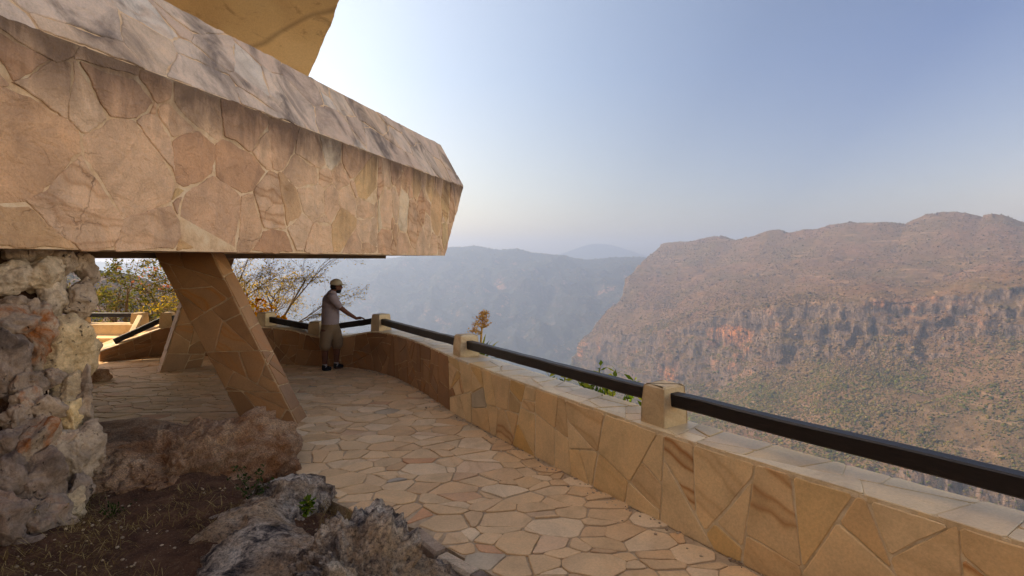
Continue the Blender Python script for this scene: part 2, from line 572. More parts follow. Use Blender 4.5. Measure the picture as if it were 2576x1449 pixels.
def area(poly):
    return .5 * sum(poly[i][0] * poly[(i + 1) % len(poly)][1] - poly[(i + 1) % len(poly)][0] * poly[i][1] for i in range(len(poly)))


def inset(poly, d):
    out = list(poly)
    n = len(poly)
    for i in range(n):
        p, q = poly[i], poly[(i + 1) % n]
        ex, ey = q[0] - p[0], q[1] - p[1]
        L = math.hypot(ex, ey)
        if L < 1e-6:
            continue
        nx, ny = ey / L, -ex / L
        out = clip(out, nx, ny, nx * p[0] + ny * p[1] - d)
        if len(out) < 3:
            return []
    return out


def rough(poly, seg, amp, seed, freq=4.0):
    """Broken-edge outline: rounded corners, edges that wander."""
    n = len(poly)
    ch = []
    for i in range(n):
        p, q = poly[i], poly[(i + 1) % n]
        L = math.hypot(q[0] - p[0], q[1] - p[1])
        if L < 1e-5:
            continue
        c = min(.22, .012 / L + .012)
        m = max(1, int(L / seg))
        for k in range(m + 1):
            t = c + (1 - 2 * c) * k / m
            ch.append((p[0] + (q[0] - p[0]) * t, p[1] + (q[1] - p[1]) * t))
    res = []
    for x, y in ch:
        v = mn.noise_vector(Vector((x * freq, y * freq, seed * 7.3))) + mn.noise_vector(Vector((x * freq * 4, y * freq * 4, seed * 3.1))) * .4
        res.append((x + v.x * amp, y + v.y * amp))
    return res


def slabs(mb, polys, fn, joint, h, hv, seed, seg=.07, amp=.012, bev=.006, mi=0, minA=.002, tilt=0.0, colfn=None):
    """Lay slabs; fn(x, y, height) -> world point."""
    rg = random.Random(seed)
    for k, poly in enumerate(polys):
        if area(poly) < 0:
            poly = poly[::-1]
        q = inset(poly, joint * rg.uniform(.6, 1.4))
        if len(q) < 3 or area(q) < minA:
            continue
        q = rough(q, seg, amp, seed + k)
        cx = sum(p[0] for p in q) / len(q); cy = sum(p[1] for p in q) / len(q)
        hh = h + rg.uniform(-hv, hv)
        tx, ty = rg.uniform(-tilt, tilt), rg.uniform(-tilt, tilt)
        col = (rg.random(), rg.random(), rg.random(), 1)
        if colfn is not None:
            col = colfn(cx, cy, col)
        n = len(q)
        base = [fn(x, y, -.012) for x, y in q]
        mid, top = [], []
        for x, y in q:
            L = math.hypot(x - cx, y - cy) + 1e-6
            s = max(0, 1 - bev / L)
            e = (x - cx) * tx + (y - cy) * ty
            mid.append(fn(x, y, hh - bev * .6 + e))
            top.append(fn(cx + (x - cx) * s, cy + (y - cy) * s, hh + e))
        fs = []
        for i in range(n):
            j = (i + 1) % n
            fs.append((i, j, n + j, n + i)); fs.append((n + i, n + j, 2 * n + j, 2 * n + i))
        fs.append(tuple(range(2 * n, 3 * n)))
        mb.add(base + mid + top, fs, col, mi)


def catmull(pts, m):
    out = []
    P = [pts[0]] + list(pts) + [pts[-1]]
    for i in range(1, len(P) - 2):
        for k in range(m):
            t = k / m
            a, b, c, d = (np.array(P[i + j], float) for j in (-1, 0, 1, 2))
            out.append(.5 * (2 * b + (c - a) * t + (2 * a - 5 * b + 4 * c - d) * t * t + (3 * b - a - 3 * c + d) * t ** 3))
    out.append(np.array(pts[-1], float))
    return out


# ================================================================== PARAPET WALL
# inner foot of the wall (x, y) and height of its top
WP = [(4.6, -1.0, .80), (3.5, .65, .79), (2.62, 2.0, .78), (1.63, 3.5, .73), (1.11, 4.28, .715), (.4, 5.35, .73), (-.27, 6.37, .745), (-.75, 7.15, .75),
      (-1.2, 8.0, .75), (-1.68, 8.85, .75), (-2.1, 9.45, .745), (-2.6, 9.95, .72), (-3.1, 10.22, .61), (-3.7, 10.34, .57), (-4.34, 10.5, .69), (-5.3, 10.85, .72), (-6.1, 11.25, .70),
      (-6.7, 11.45, .68), (-7.3, 11.5, .62), (-7.75, 11.3, .45), (-8.05, 11.0, .30), (-8.2, 10.75, .22)]
WC = catmull(WP, 10)
WS = [0.]
for a, b in zip(WC, WC[1:]):
    WS.append(WS[-1] + math.hypot(*(b[:2] - a[:2])))
WS = np.array(WS)
WCA = np.array(WC)
WT = .40


def wall_at(s):
    s = max(0, min(WS[-1] - 1e-6, s))
    p = np.array([np.interp(s, WS, WCA[:, k]) for k in range(3)])
    q = np.array([np.interp(min(WS[-1], s + .12), WS, WCA[:, k]) for k in range(2)]) - np.array([np.interp(max(0, s - .12), WS, WCA[:, k]) for k in range(2)])
    q /= np.hypot(*q) + 1e-9
    return p, np.array((q[1], -q[0]))   # point, outward normal (right of travel = canyon side)


def s_near(x, y):
    best = min(range(0, 2001), key=lambda i: (lambda p: (p[0][0] + p[1][0] * .2 - x) ** 2 + (p[0][1] + p[1][1] * .2 - y) ** 2)(wall_at(WS[-1] * i / 2000)))
    return WS[-1] * best / 2000


par = empty('stone_parapet', (0.6, 5.2, 0), 'long curving low stone-clad parapet with dark timber handrail along the canyon edge', 'parapet')
# core
ns = 150
V, Fc = [], []
for i in range(ns + 1):
    s = WS[-1] * i / ns
    p, nn = wall_at(s)
    o = p[:2] + nn * WT
    V += [(p[0], p[1], -.3), (p[0], p[1], p[2] - .035), (o[0], o[1], p[2] - .035), (o[0] + nn[0] * .25, o[1] + nn[1] * .25, -3.5)]
for i in range(ns):
    b = i * 4
    for k in range(3):
        Fc.append((b + k, b + k + 1, b + 4 + k + 1, b + 4 + k))
Fc += [(0, 1, 2, 3), (ns * 4 + 3, ns * 4 + 2, ns * 4 + 1, ns * 4)]
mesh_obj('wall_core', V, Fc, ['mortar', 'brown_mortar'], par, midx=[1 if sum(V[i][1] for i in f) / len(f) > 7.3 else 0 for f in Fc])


def wall_face(x, y, h):
    p, nn = wall_at(x)
    z = y * (p[2] - .018) / .70
    return Vector((p[0] - nn[0] * (.004 + h), p[1] - nn[1] * (.004 + h), z))


mb = MB()
LW = WS[-1]
slabs(mb, shards(0, 0, 7.9, .70, .17, 16, wob=.26) + shards(7.9, 0, LW, .70, .10, 12, wob=.26), wall_face, .0065, .005, .004, 5, seg=.045, amp=.010, bev=.006, tilt=.009, mi=0, colfn=lambda x, y, c: (c[0], .985, c[2], 1) if x < 3.35 and y < .42 and x > 1.5 else c)
# far-bend slabs are browner; the dark tone also stands in for beam shade
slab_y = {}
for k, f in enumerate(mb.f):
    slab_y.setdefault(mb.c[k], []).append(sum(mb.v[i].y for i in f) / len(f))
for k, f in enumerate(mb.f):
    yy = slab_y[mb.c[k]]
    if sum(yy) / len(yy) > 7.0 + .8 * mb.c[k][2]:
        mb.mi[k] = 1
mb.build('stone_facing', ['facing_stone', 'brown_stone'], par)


def wall_top(x, y, h):
    p, nn = wall_at(x)
    return Vector((p[0] + nn[0] * (y - .007), p[1] + nn[1] * (y - .007), p[2] - .03 + h))


mb = MB()
slabs(mb, shards(0, 0, LW, WT + .02, .085, 21), wall_top, .004, .03, .003, 9, seg=.07, amp=.006, bev=.006)
mb.build('coping', 'coping_stone', par)
V, Fc = [], []
for i in range(ns + 1):      # mortar bed under the coping, a few mm short of the slabs
    p, nn = wall_at(WS[-1] * i / ns)
    a = p[:2] - nn * .003; o = p[:2] + nn * (WT + .002)
    V += [(a[0], a[1], p[2] - .037), (a[0], a[1], p[2] - .008), (o[0], o[1], p[2] - .008), (o[0], o[1], p[2] - .037)]
for i in range(ns):
    b = i * 4
    for k in range(4):
        Fc.append((b + k, b + (k + 1) % 4, b + 4 + (k + 1) % 4, b + 4 + k))
mesh_obj('coping_bed', V, Fc, 'mortar', par)


posts = []
POSTS = [(3.25, 1.45, 1.06), (1.215, 4.42, 1.03), (-.64, 7.32, 1.03), (-2.40, 10.12, 1.03), (-3.80, 10.55, .84), (-4.98, 10.9, .98), (-7.42, 11.62, .90), (-8.2, 11.05, .48)]
for x, y, zt in POSTS:
    s = s_near(x, y)
    p, nn = wall_at(s)
    posts.append((np.array((p[0] + nn[0] * .2, p[1] + nn[1] * .2)), p[2], zt, nn))


def make_post(c, z0, zt, nn, seed):
    d = np.array((-nn[1], nn[0]))
    mb = MB()
    rg = random.Random(seed)
    w0, w1 = .125, .105
    e = .005

    def ring(w, z, k=e):
        pts = []
        for a, b in ((-1, -1), (1, -1), (1, 1), (-1, 1)):
            for (da, db) in (((k, 0), (0, k)) if a * b > 0 else ((0, k), (k, 0))):
                q = c + nn * (a * (w - da)) * 1.15 + d * (b * (w - db))
                pts.append(Vector((q[0], q[1], z)))
        return pts
    rs = [ring(w0, z0 - .02), ring(w0 * .97, z0 + (zt - z0) * .5), ring(w1 + .004, zt - .015), ring(w1 - .006, zt, .016)]
    vs = [v for r in rs for v in r]
    fs = []
    for i in range(3):
        for k in range(8):
            fs.append((i * 8 + k, i * 8 + (k + 1) % 8, (i + 1) * 8 + (k + 1) % 8, (i + 1) * 8 + k))
    fs.append(tuple(range(24, 32)))
    mb.add(vs, fs, (rg.random(), rg.random(), rg.random(), 1))
    return mb


for i, (c, z0, zt, nn) in enumerate(posts[:7]):
    make_post(c, z0, zt, nn, i).build('rail_post', 'post_stone', par)
RZ = [(1.065, .985), (.985, .965), (.965, .955), (.97, .76), (.77, .90), (.88, .84), (.83, .42)]
for i, (z1, z2) in enumerate(RZ):
    (c1, _, _, n1), (c2, _, _, n2) = posts[i], posts[i + 1]
    d = (c2 - c1) / np.hypot(*(c2 - c1))
    mb = MB()
    g1 = .075 if i != 0 else -1.5
    a = Vector((*(c1 + d * g1), z1 - .06 + (z1 - z2) * (0 if i else .3))); b = Vector((*(c2 - d * .075), z2 - .06))
    # sawn baulk in four lengths, edges a little worn
    N = 8
    rgr = random.Random(200 + i)
    kn = 16
    cl = [a.lerp(b, k / kn) + Vector((rgr.gauss(0, .0016), rgr.gauss(0, .0016), rgr.gauss(0, .0016) - .006 * math.sin(PI * k / kn))) for k in range(kn + 1)]
    dr = (b - a).normalized(); rr = dr.cross(Vector((0, 0, 1))).normalized(); uu = rr.cross(dr)
    vs_, fs_ = [], []
    for k, c_ in enumerate(cl):
        e_ = [.008 + abs(rgr.gauss(0, .003)) for _ in range(4)]
        for sx, sy in ((-.05 + e_[0], -.055), (.05 - e_[1], -.055), (.05, -.055 + e_[1]), (.05, .055 - e_[2]), (.05 - e_[2], .055), (-.05 + e_[3], .055), (-.05, .055 - e_[3]), (-.05, -.055 + e_[0])):
            vs_.append(c_ + rr * sx + uu * sy)
    for k in range(kn):
        for q in range(8):
            fs_.append((k * 8 + q, k * 8 + (q + 1) % 8, k * 8 + 8 + (q + 1) % 8, k * 8 + 8 + q))
    fs_ += [tuple(range(8))[::-1], tuple(range(kn * 8, kn * 8 + 8))]
    mb.add(vs_, fs_, (rgr.random(), 0, 0, 1))
    if i == 3:
        for k in range(7):
            q = a.lerp(b, .80 + .028 * k) - Vector((0, 0, .075))
            mb.beam(q + Vector((0, -.055, 0)), q + Vector((0, .055, 0)), .028, .03, bev=.006)
    o = mb.build('handrail', 'dark_timber', par)

# ================================================================== TERRACE FLOOR
foot = [(w[0] + .05 * 0, w[1]) for w in WC[::3]]
# outline of the paved floor: along the wall foot, then back along the ragged edge to the rocks
edge = [(-9.3, 10.9), (-9.8, 9.6), (-9.8, 7.6), (-6.8, 6.75), (-5.2, 6.55), (-3.9, 6.4), (-2.75, 6.25), (-2.2, 5.5), (-1.95, 4.9), (-1.35, 4.45), (-.75, 4.12), (-.42, 3.8), (-.12, 3.5), (.18, 3.0), (.4, 2.5), (.6, 1.5), (.8, -1.0)]
outline = foot + edge


def inside(x, y, poly):
    r = False
    j = len(poly) - 1
    for i in range(len(poly)):
        xi, yi = poly[i]; xj, yj = poly[j]
        if (yi > y) != (yj > y) and x < (xj - xi) * (y - yi) / (yj - yi) + xi:
            r = not r
        j = i
    return r


mesh_obj('terrace_floor', [(x, y, 0) for x, y in outline] + [(x, y, -.4) for x, y in outline],
         [tuple(range(len(outline)))[::-1]] + [(i, (i + 1) % len(outline), len(outline) + (i + 1) % len(outline), len(outline) + i) for i in range(len(outline))], 'floor_mortar')
tf = tag(bpy.data.objects['terrace_floor'], 'crazy-paved stone terrace floor curving along the parapet', kind='structure')
polys = cells(-10, -1.2, 4.8, 11.8, 4300, 31, wv=.85, stretch=1.4, mind=.40)
# three straight bands across the covered part of the terrace
bands = [((-10, 7.75), (-2.2, 8.25)), ((-10, 8.55), (-1.9, 9.35)), ((-10, 7.05), (-3.2, 7.25))]
for (a, b) in bands:
    nx, ny = -(b[1] - a[1]), (b[0] - a[0])
    L = math.hypot(nx, ny); nx /= L; ny /= L
    c = nx * a[0] + ny * a[1]
    new = []
    for p in polys:
        dd = [nx * x + ny * y - c for x, y in p]
        cx = sum(x for x, y in p) / len(p)
        if max(dd) > 0 > min(dd) and cx < b[0]:
            for q in (clip(p, nx, ny, c - .015), clip(p, -nx, -ny, -c - .015)):
                if len(q) >= 3:
                    new.append(q)
        else:
            new.append(p)
    polys = new
keep = []
for p in polys:
    cx = sum(x for x, y in p) / len(p); cy = sum(y for x, y in p) / len(p)
    if inside(cx, cy, outline):
        # trim to the wall foot
        s = s_near(cx, cy) if False else None
        ok = [inside(x, y, outline) for x, y in p]
        if all(ok):
            keep.append(p)
        else:
            q = [(cx + (x - cx) * .72, cy + (y - cy) * .72) if not k else (x, y) for (x, y), k in zip(p, ok)]
            keep.append(q)


def floor_at(x, y, h):
    return Vector((x, y, h))


mb = MB()
slabs(mb, keep, floor_at, .0055, .010, .005, 77, seg=.05, amp=.018, bev=.006, tilt=.012)
tag(mb.build('terrace_paving', 'paving_stone'), 'flat irregular sandstone slabs laid as crazy paving on the terrace', kind='structure')

# kerb stones edging the path near the crag
kerb = [(-.66, 3.98, .34), (-.42, 3.68, .30), (-.17, 3.42, .30), (.06, 3.14, .32), (.25, 2.82, .30)]
mb = MB()
for k, (x, y, L) in enumerate(kerb):
    x2, y2 = kerb[k + 1][:2] if k + 1 < len(kerb) else (x + .15, y - .33)
    a = Vector((x, y, .0)); b = Vector((x2, y2, 0)).lerp(a, .06)
    rg = random.Random(k)
    mb.beam(a + Vector((-.05, 0, .0 + rg.uniform(-.01, .02))), b + Vector((-.05, 0, rg.uniform(-.01, .02))), .11, .10, (rg.random(), .2, rg.random(), 1), bev=.018)
tag(mb.build('path_kerb', 'rock_pale'), 'row of small rough stones edging the paved path beside the crag', kind='structure')

# ================================================================== LOOKOUT BUILDING
TIP = 12.107
UD = np.array((.2645, .9644)); UN = np.array((-.9644, .2645))


def bpt(s, off, z):
    q = UN * off + UD * (s + TIP)
    return Vector((q[0], q[1], z))


ZB, ZM, ZT = 2.135, 3.955, 5.1
OB, OM, OT = 5.006, 5.0, 5.667
bld = empty('lookout_building', (-5.5, 8.0, 0), 'massive cantilevered stone-clad lookout building on slanting stone struts over the terrace', 'building')
S0 = -20.0
prof = [(OB, ZB, 0.0), (OM, ZM, 1.28), (OT, ZT, 1.32), (9.0, ZT, 1.32), (9.7, ZM, 1.28), (9.7, ZB, 0.0)]
V = [bpt(S0, o, z) for o, z, e in prof] + [bpt(e, o, z) for o, z, e in prof]
Fc = [(i, (i + 1) % 6, 6 + (i + 1) % 6, 6 + i) for i in range(6)] + [tuple(range(6))[::-1], tuple(range(6, 12))]
beam = mesh_obj('cantilever_beam', V, Fc, 'beam_mortar', bld)


def beam_face(x, y, h):
    f = (y / (ZM - ZB))
    o = OB + (OM - OB) * f
    q = UN * (o - .002 - h) + UD * (x + TIP)
    return Vector((q[0], q[1], ZB + y))


HF = ZM - ZB
pl = cells(S0 + 8, 0, -3.2, HF, 74, 47, wv=1.15, stretch=1.05, mind=.45) + cells(-3.2, 0, 1.4, HF, 54, 44, wv=1.15, stretch=.6, mind=.45)
pl2 = []
for p in pl:
    q = clip(p, 1, -1.28 / HF, 0)
    if len(q) >= 3:
        pl2.append(q)
mb = MB()
slabs(mb, pl2, beam_face, .011, .008, .006, 401, seg=.045, amp=.042, bev=.010, tilt=.02)
mb.build('beam_facing', 'beam_stone', beam)
LT = math.hypot(OT - OM, ZT - ZM)


def beam_top(x, y, h):
    f = y / LT
    nv = Vector((-(ZT - ZM) * UN[0], -(ZT - ZM) * UN[1], OT - OM)).normalized()
    return bpt(x, OM + (OT - OM) * f, ZM + (ZT - ZM) * f) + nv * (h + .002)


pl2 = []
for p in cells(S0 + 8, 0, 1.5, LT, 64, 43, wv=1.15, stretch=1.2, mind=.45):
    q = clip(p, 1, -.04 / LT, 1.28)
    if len(q) >= 3:
        pl2.append(q)
mb = MB()
slabs(mb, pl2, beam_top, .009, .011, .009, 431, seg=.05, amp=.036, bev=.012, tilt=.016)
mb.build('sloping_facing', 'beam_top_stone', beam)

# soffit rib a little lower than the hull, its far edge catching the sun
mb = MB()
z1, z2 = 2.065, 2.137
mb.hexa([bpt(-13, 6.4, z1), bpt(-.3, 6.4, z1), bpt(-.3, 9.4, z1), bpt(-13, 9.4, z1), bpt(-13, 6.4, z2), bpt(-.3, 6.4, z2), bpt(-.3, 9.4, z2), bpt(-13, 9.4, z2)])
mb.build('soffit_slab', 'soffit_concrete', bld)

# the deck behind the beam: spreads to the sunny side over the terrace
dk = [(-4.5, -8.0), (-5.2, 6.0), (-6.9, 12.9), (-10.4, 11.5), (-12.2, 4.0), (-13, -8.0)]
nd = len(dk)
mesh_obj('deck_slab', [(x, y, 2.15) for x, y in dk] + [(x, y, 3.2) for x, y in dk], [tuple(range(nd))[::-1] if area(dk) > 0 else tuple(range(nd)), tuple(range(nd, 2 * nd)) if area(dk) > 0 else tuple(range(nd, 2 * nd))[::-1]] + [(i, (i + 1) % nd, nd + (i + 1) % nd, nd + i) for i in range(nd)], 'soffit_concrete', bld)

# raking roof slab above the beam
fr = [at(740, 262, 11.6), at(778, 188, 11.3), at(812, 110, 11.0), at(838, 48, 10.75), at(857, -6, 10.5), at(905, -120, 9.9)]
fr2 = []
for k in range(len(fr) - 1):
    for t_ in range(7):
        p = fr[k].lerp(fr[k + 1], t_ / 7)
        fr2.append(p + Vector((.035 * mn.noise(p * 3.1) + .02 * mn.noise(p * 9), 0, 0)))
fr = fr2 + [fr[-1]]
lf = [p + Vector((-9.5, -3.6, 1.2)) for p in fr]
nrm = (fr[-1] - fr[0]).cross(lf[0] - fr[0]).normalized()
if nrm.y > 0:
    nrm = -nrm
bk = -nrm * .7
V = fr + lf + [p + bk for p in fr] + [p + bk for p in lf]
n = len(fr)
Fc = []
for i in range(n - 1):
    Fc += [(i, i + 1, n + i + 1, n + i), (2 * n + i, 3 * n + i, 3 * n + i + 1, 2 * n + i + 1), (i, 2 * n + i, 2 * n + i + 1, i + 1), (n + i, n + i + 1, 3 * n + i + 1, 3 * n + i)]
Fc += [(0, n, 3 * n, 2 * n), (n - 1, 3 * n - 1, 4 * n - 1, 2 * n - 1)]
mesh_obj('raking_roof', V, Fc, 'concrete', bld)
# wall of the upper storey that carries the roof (behind the beam's parapet)
mb = MB()
mb.hexa([bpt(-20, 7.0, 5.0), bpt(-6.5, 7.0, 5.0), bpt(-6.5, 9.5, 5.0), bpt(-20, 9.5, 5.0), bpt(-20, 7.0, 9.5), bpt(-7.5, 7.0, 9.5), bpt(-7.5, 9.5, 9.5), bpt(-20, 9.5, 9.5)])
mb.build('upper_storey', 'concrete', bld)


# unseen wall added to darken the covered terrace from its far side
mb = MB()
mb.hexa([Vector(p) for p in ((-11.4, -6, -.6), (-10.5, -6, -.6), (-10.5, 8.6, -.6), (-11.4, 8.6, -.6), (-11.4, -6, 2.15), (-10.5, -6, 2.15), (-10.5, 8.6, 2.15), (-11.4, 8.6, 2.15))])
mb.build('unseen_shade_wall', 'brown_stone', bld)
# unseen block added behind the camera to cut sky light on strut and pier
mb = MB()
mb.hexa([Vector(p) for p in ((-9, -6.5, -.5), (.2, -6.5, -.5), (.2, -3.4, -.5), (-9, -3.4, -.5), (-9, -6.5, 8), (.2, -6.5, 8), (.2, -3.4, 8), (-9, -3.4, 8))])
mb.build('unseen_sky_block', 'beam_mortar', bld)


# struts
def strut(top, foot, wdir, tdir, w0, w1, t, seed, name='strut'):
    """Leaning pier from foot to top, wide along wdir, t thick along tdir; clad in slabs."""
    wdir, tdir = Vector(wdir).normalized(), Vector(tdir).normalized()
    mb = MB()

    def P(a, b, k):
        c = Vector(foot).lerp(Vector(top), k)
        w = w0 + (w1 - w0) * k
        return c + wdir * (a * w / 2) + tdir * (b * t / 2)
    core = [P(-1, -1, 0), P(1, -1, 0), P(1, 1, 0), P(-1, 1, 0), P(-1, -1, 1), P(1, -1, 1), P(1, 1, 1), P(-1, 1, 1)]
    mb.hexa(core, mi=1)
    Lk = (Vector(top) - Vector(foot)).length
    axis = (Vector(top) - Vector(foot)).normalized()
    for (u, v, w, fixed, sd) in (('w', -1, (w0 + w1) / 2, tdir, 1), ('w', 1, (w0 + w1) / 2, tdir, 2), ('t', 1, t, wdir, 3), ('t', -1, t, wdir, 4)):
        nrm = None
        if u == 'w':
            nrm = axis.cross(wdir).normalized()
        else:
            nrm = axis.cross(tdir).normalized()
        if nrm.dot(fixed * v) < 0:
            nrm = -nrm

        def fn(x, y, h, u=u, v=v, w=w, nrm=nrm):
            k = y / Lk
            a = max(-1, min(1, x / w * 2 - 1))
            q = P(a, v, k) if u == 'w' else P(v, a, k)
            return q + nrm * (h + .002)
        slabs(mb, shards(0, 0, w, Lk, .11, seed + sd), fn, .007, .008, .003, seed + sd, seg=.07, amp=.007, bev=.005)
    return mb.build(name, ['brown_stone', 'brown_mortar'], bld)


ftop, ffoot = at(462, 640, 7.05), at(688, 1068, 6.72)
ftop.z = 2.14; ffoot.z = -.05
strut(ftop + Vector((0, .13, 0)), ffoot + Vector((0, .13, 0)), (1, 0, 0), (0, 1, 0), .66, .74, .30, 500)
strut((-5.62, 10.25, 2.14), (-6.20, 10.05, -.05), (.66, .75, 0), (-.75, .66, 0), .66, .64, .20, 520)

# ================================================================== ROCKS
def ico(sub):
    bm = bmesh.new()
    bmesh.ops.create_icosphere(bm, subdivisions=sub, radius=1)
    v = np.array([x.co[:] for x in bm.verts]); f = [tuple(y.index for y in x.verts) for x in bm.faces]
    bm.free()
    return v / np.linalg.norm(v, axis=1)[:, None], f


ICO = {k: ico(k) for k in (1, 3, 4, 5, 6, 7)}


def lumpy(lumps, center, sub, amps, seed, pits=0.0, ridged=0.0, flat=None):
    d, f = ICO[sub]
    R = np.zeros(len(d))
    acc = np.zeros(len(d))
    for (o, r) in lumps:
        o = np.array(o, float); r = np.array(r, float)
        a = ((d / r) ** 2).sum(1); b = -2 * (d * o / r ** 2).sum(1); c = ((o / r) ** 2).sum() - 1
        disc = b * b - 4 * a * c
        tt = np.where(disc > 0, (-b + np.sqrt(np.maximum(disc, 0))) / (2 * a), 0)
        acc += np.maximum(tt, 0) ** 10
    R = acc ** .1
    P = d * R[:, None]
    off = Vector((seed * 13.7, seed * 5.1, seed * 9.3))
    out = np.empty_like(P)
    for i in range(len(P)):
        p = Vector(P[i]); q = p + off
        h = 0
        for fr, am in amps:
            h += am * mn.fractal(q * fr, .9, 2.1, 4, noise_basis='PERLIN_ORIGINAL')
        if ridged:
            h += ridged * (mn.ridged_multi_fractal(q * 3.2, .9, 2.2, 5, .9, 2.0) - 1.0)
        if pits:
            dd = mn.voronoi(q * 7.0 + mn.noise_vector(q * 5) * .5)[0][0]
            h -= pits * max(0, .35 - dd) / .35
        out[i] = P[i] + d[i] * h
    out += np.array(center)
    return out, f


def rock_from(name, label, cat, mat, lumps, center, sub, amps, seed, pits=0., ridged=0., group=None):
    v, f = lumpy(lumps, center, sub, amps, seed, pits, ridged)
    o = mesh_obj(name, v, f, mat, None, [(.5, .4, .5, 1)] * len(f), True)
    return tag(o, label, cat, group)


# big rounded boulder in front of the strut
rock_from('boulder', 'large rounded brown boulder with pitted skin in front of the slanting strut', 'boulder', 'rock_brown',
          [((-.55, -.05, -.05), (.72, .55, .38)), ((.2, .15, .08), (.66, .50, .40)), ((.52, .28, .10), (.36, .42, .42)), ((-.95, .1, -.1), (.5, .5, .32)), ((.1, -.35, -.15), (.55, .4, .38)), ((.6, -.1, -.2), (.30, .5, .34))],
          (-3.07, 5.05, -.03), 7, [(1.4, .13), (3.4, .08), (8, .05), (19, .03), (42, .014)], 3, pits=.07, ridged=.035)
rock_from('crag', 'jagged grey weathered limestone crag in the bottom centre beside the path edge', 'rock', 'rock_crag',
          [((-.02, .22, .02), (.38, .36, .36)), ((-.08, -.25, -.10), (.46, .46, .36)), ((.28, -.2, -.15), (.30, .38, .30)), ((-.36, .50, -.10), (.28, .28, .12)), ((-.42, -.1, -.18), (.34, .42, .26)), ((.05, -.6, -.2), (.5, .4, .3)), ((.3, .25, -.1), (.2, .25, .22)), ((-.45, -.42, -.14), (.40, .36, .26)), ((-.72, .52, -.12), (.34, .36, .26)), ((-.72, .12, -.16), (.42, .45, .26)), ((-.36, .42, -.06), (.36, .34, .22))],
          (-.86, 3.0, .12), 7, [(1.8, .13), (5, .08), (15, .05), (38, .022)], 8, pits=.09, ridged=.08)
rock_from('low_rock', 'low flat pale rock joining the brown boulder to the grey crag', 'rock', 'rock_crag',
          [((0, 0, 0), (.36, .50, .18)), ((.06, .2, .03), (.26, .34, .18)), ((-.06, -.4, .03), (.34, .4, .18))],
          (-1.86, 4.30, .02), 6, [(2.2, .10), (6, .05), (16, .02)], 12, pits=.03, ridged=.04)
rock_from('bedrock_ledge', 'dark low ledge of rock in shade behind the brown boulder', 'rock', 'rock_brown',
          [((0, 0, 0), (1.1, .35, .22)), ((-.7, .05, .02), (.7, .4, .22)), ((.6, .1, 0), (.6, .35, .2))],
          (-3.6, 5.95, .02), 6, [(1.8, .10), (6, .04)], 15)
rock_from('fallen_rock', 'small dark loose rock lying on the paving beside the rubble pier', 'rock', 'rock_brown',
          [((0, 0, 0), (.20, .16, .13)), ((.06, 0, .03), (.12, .12, .1))], (-7.0, 9.1, .08), 5, [(4, .05), (12, .02)], 19)

# soil bank round the rocks
V, Fc = [], []
NXs, NYs = 70, 60
for j in range(NYs + 1):
    for i in range(NXs + 1):
        x = -6.5 + 6.9 * i / NXs; y = .6 + 6.2 * j / NYs
        z = .03 + .10 * max(0, min(1, (-.6 - x) / 2.2)) + .07 * mn.fractal(Vector((x * 1.3, y * 1.3, 2)), .8, 2, 5) + .02 * mn.noise(Vector((x * 9, y * 9, 0)))
        ed = [(6.3, -2.9), (5.5, -2.35), (4.9, -2.05), (4.45, -1.5), (4.12, -.9), (3.8, -.57), (3.5, -.27), (3.0, .03), (2.5, .25), (.5, .6)]
        ex = np.interp(y, [q[0] for q in ed[::-1]], [q[1] for q in ed[::-1]])
        k = max(0, min(1, (ex - x) / .35))
        z = -.08 + (z + .08) * k
        if y > 6.05:
            z -= (y - 6.05) * .5
        V.append((x, y, z))
for j in range(NYs):
    for i in range(NXs):
        a = j * (NXs + 1) + i
        Fc.append((a, a + 1, a + NXs + 2, a + NXs + 1))
soil = tag(mesh_obj('soil_ground', V, Fc, 'soil', None, None, True), 'bare brown earth bank with dry litter between the rocks', kind='structure')


def soil_z(x, y):
    i = max(0, min(NXs - 1, int((x + 6.5) / 6.9 * NXs))); j = max(0, min(NYs - 1, int((y - .6) / 6.2 * NYs)))
    return V_SOIL[j * (NXs + 1) + i][2]


V_SOIL = V

# rubble pier: rough field stones carrying the beam.  (sheet x, y, half width, half height, tone, iron, protrusion)
def rubble(seed, radii, sub, nplanes=9, amp=(.05, .02)):
    d, f = ICO[sub]
    rg = np.random.RandomState(seed)
    r = np.ones(len(d)) * 1.12
    for _ in range(nplanes):
        nv = rg.normal(size=3); nv /= np.linalg.norm(nv)
        h = rg.uniform(.58, .95)
        c = d @ nv
        lim = np.where(c > .05, h / np.maximum(c, .05), 99)
        r = -np.log(np.exp(-34 * r) + np.exp(-34 * np.minimum(lim, 3))) / 34
    P = d * r[:, None] * np.array(radii)
    off = Vector((seed * 3.7, seed * 1.9, seed * 7.7))
    out = np.empty_like(P)
    for i in range(len(P)):
        q = Vector(P[i]) + off
        h = amp[0] * mn.fractal(q * 4, .9, 2.1, 3, noise_basis='PERLIN_ORIGINAL') + amp[1] * mn.fractal(q * 16, .8, 2.1, 3, noise_basis='PERLIN_ORIGINAL')
        h += .02 * (mn.ridged_multi_fractal(q * 5, .9, 2.1, 4, .9, 2) - 1)
        h -= .035 * max(0, .3 - mn.voronoi(q * 8)[0][0]) / .3
        out[i] = P[i] + d[i] * h
    return out, f


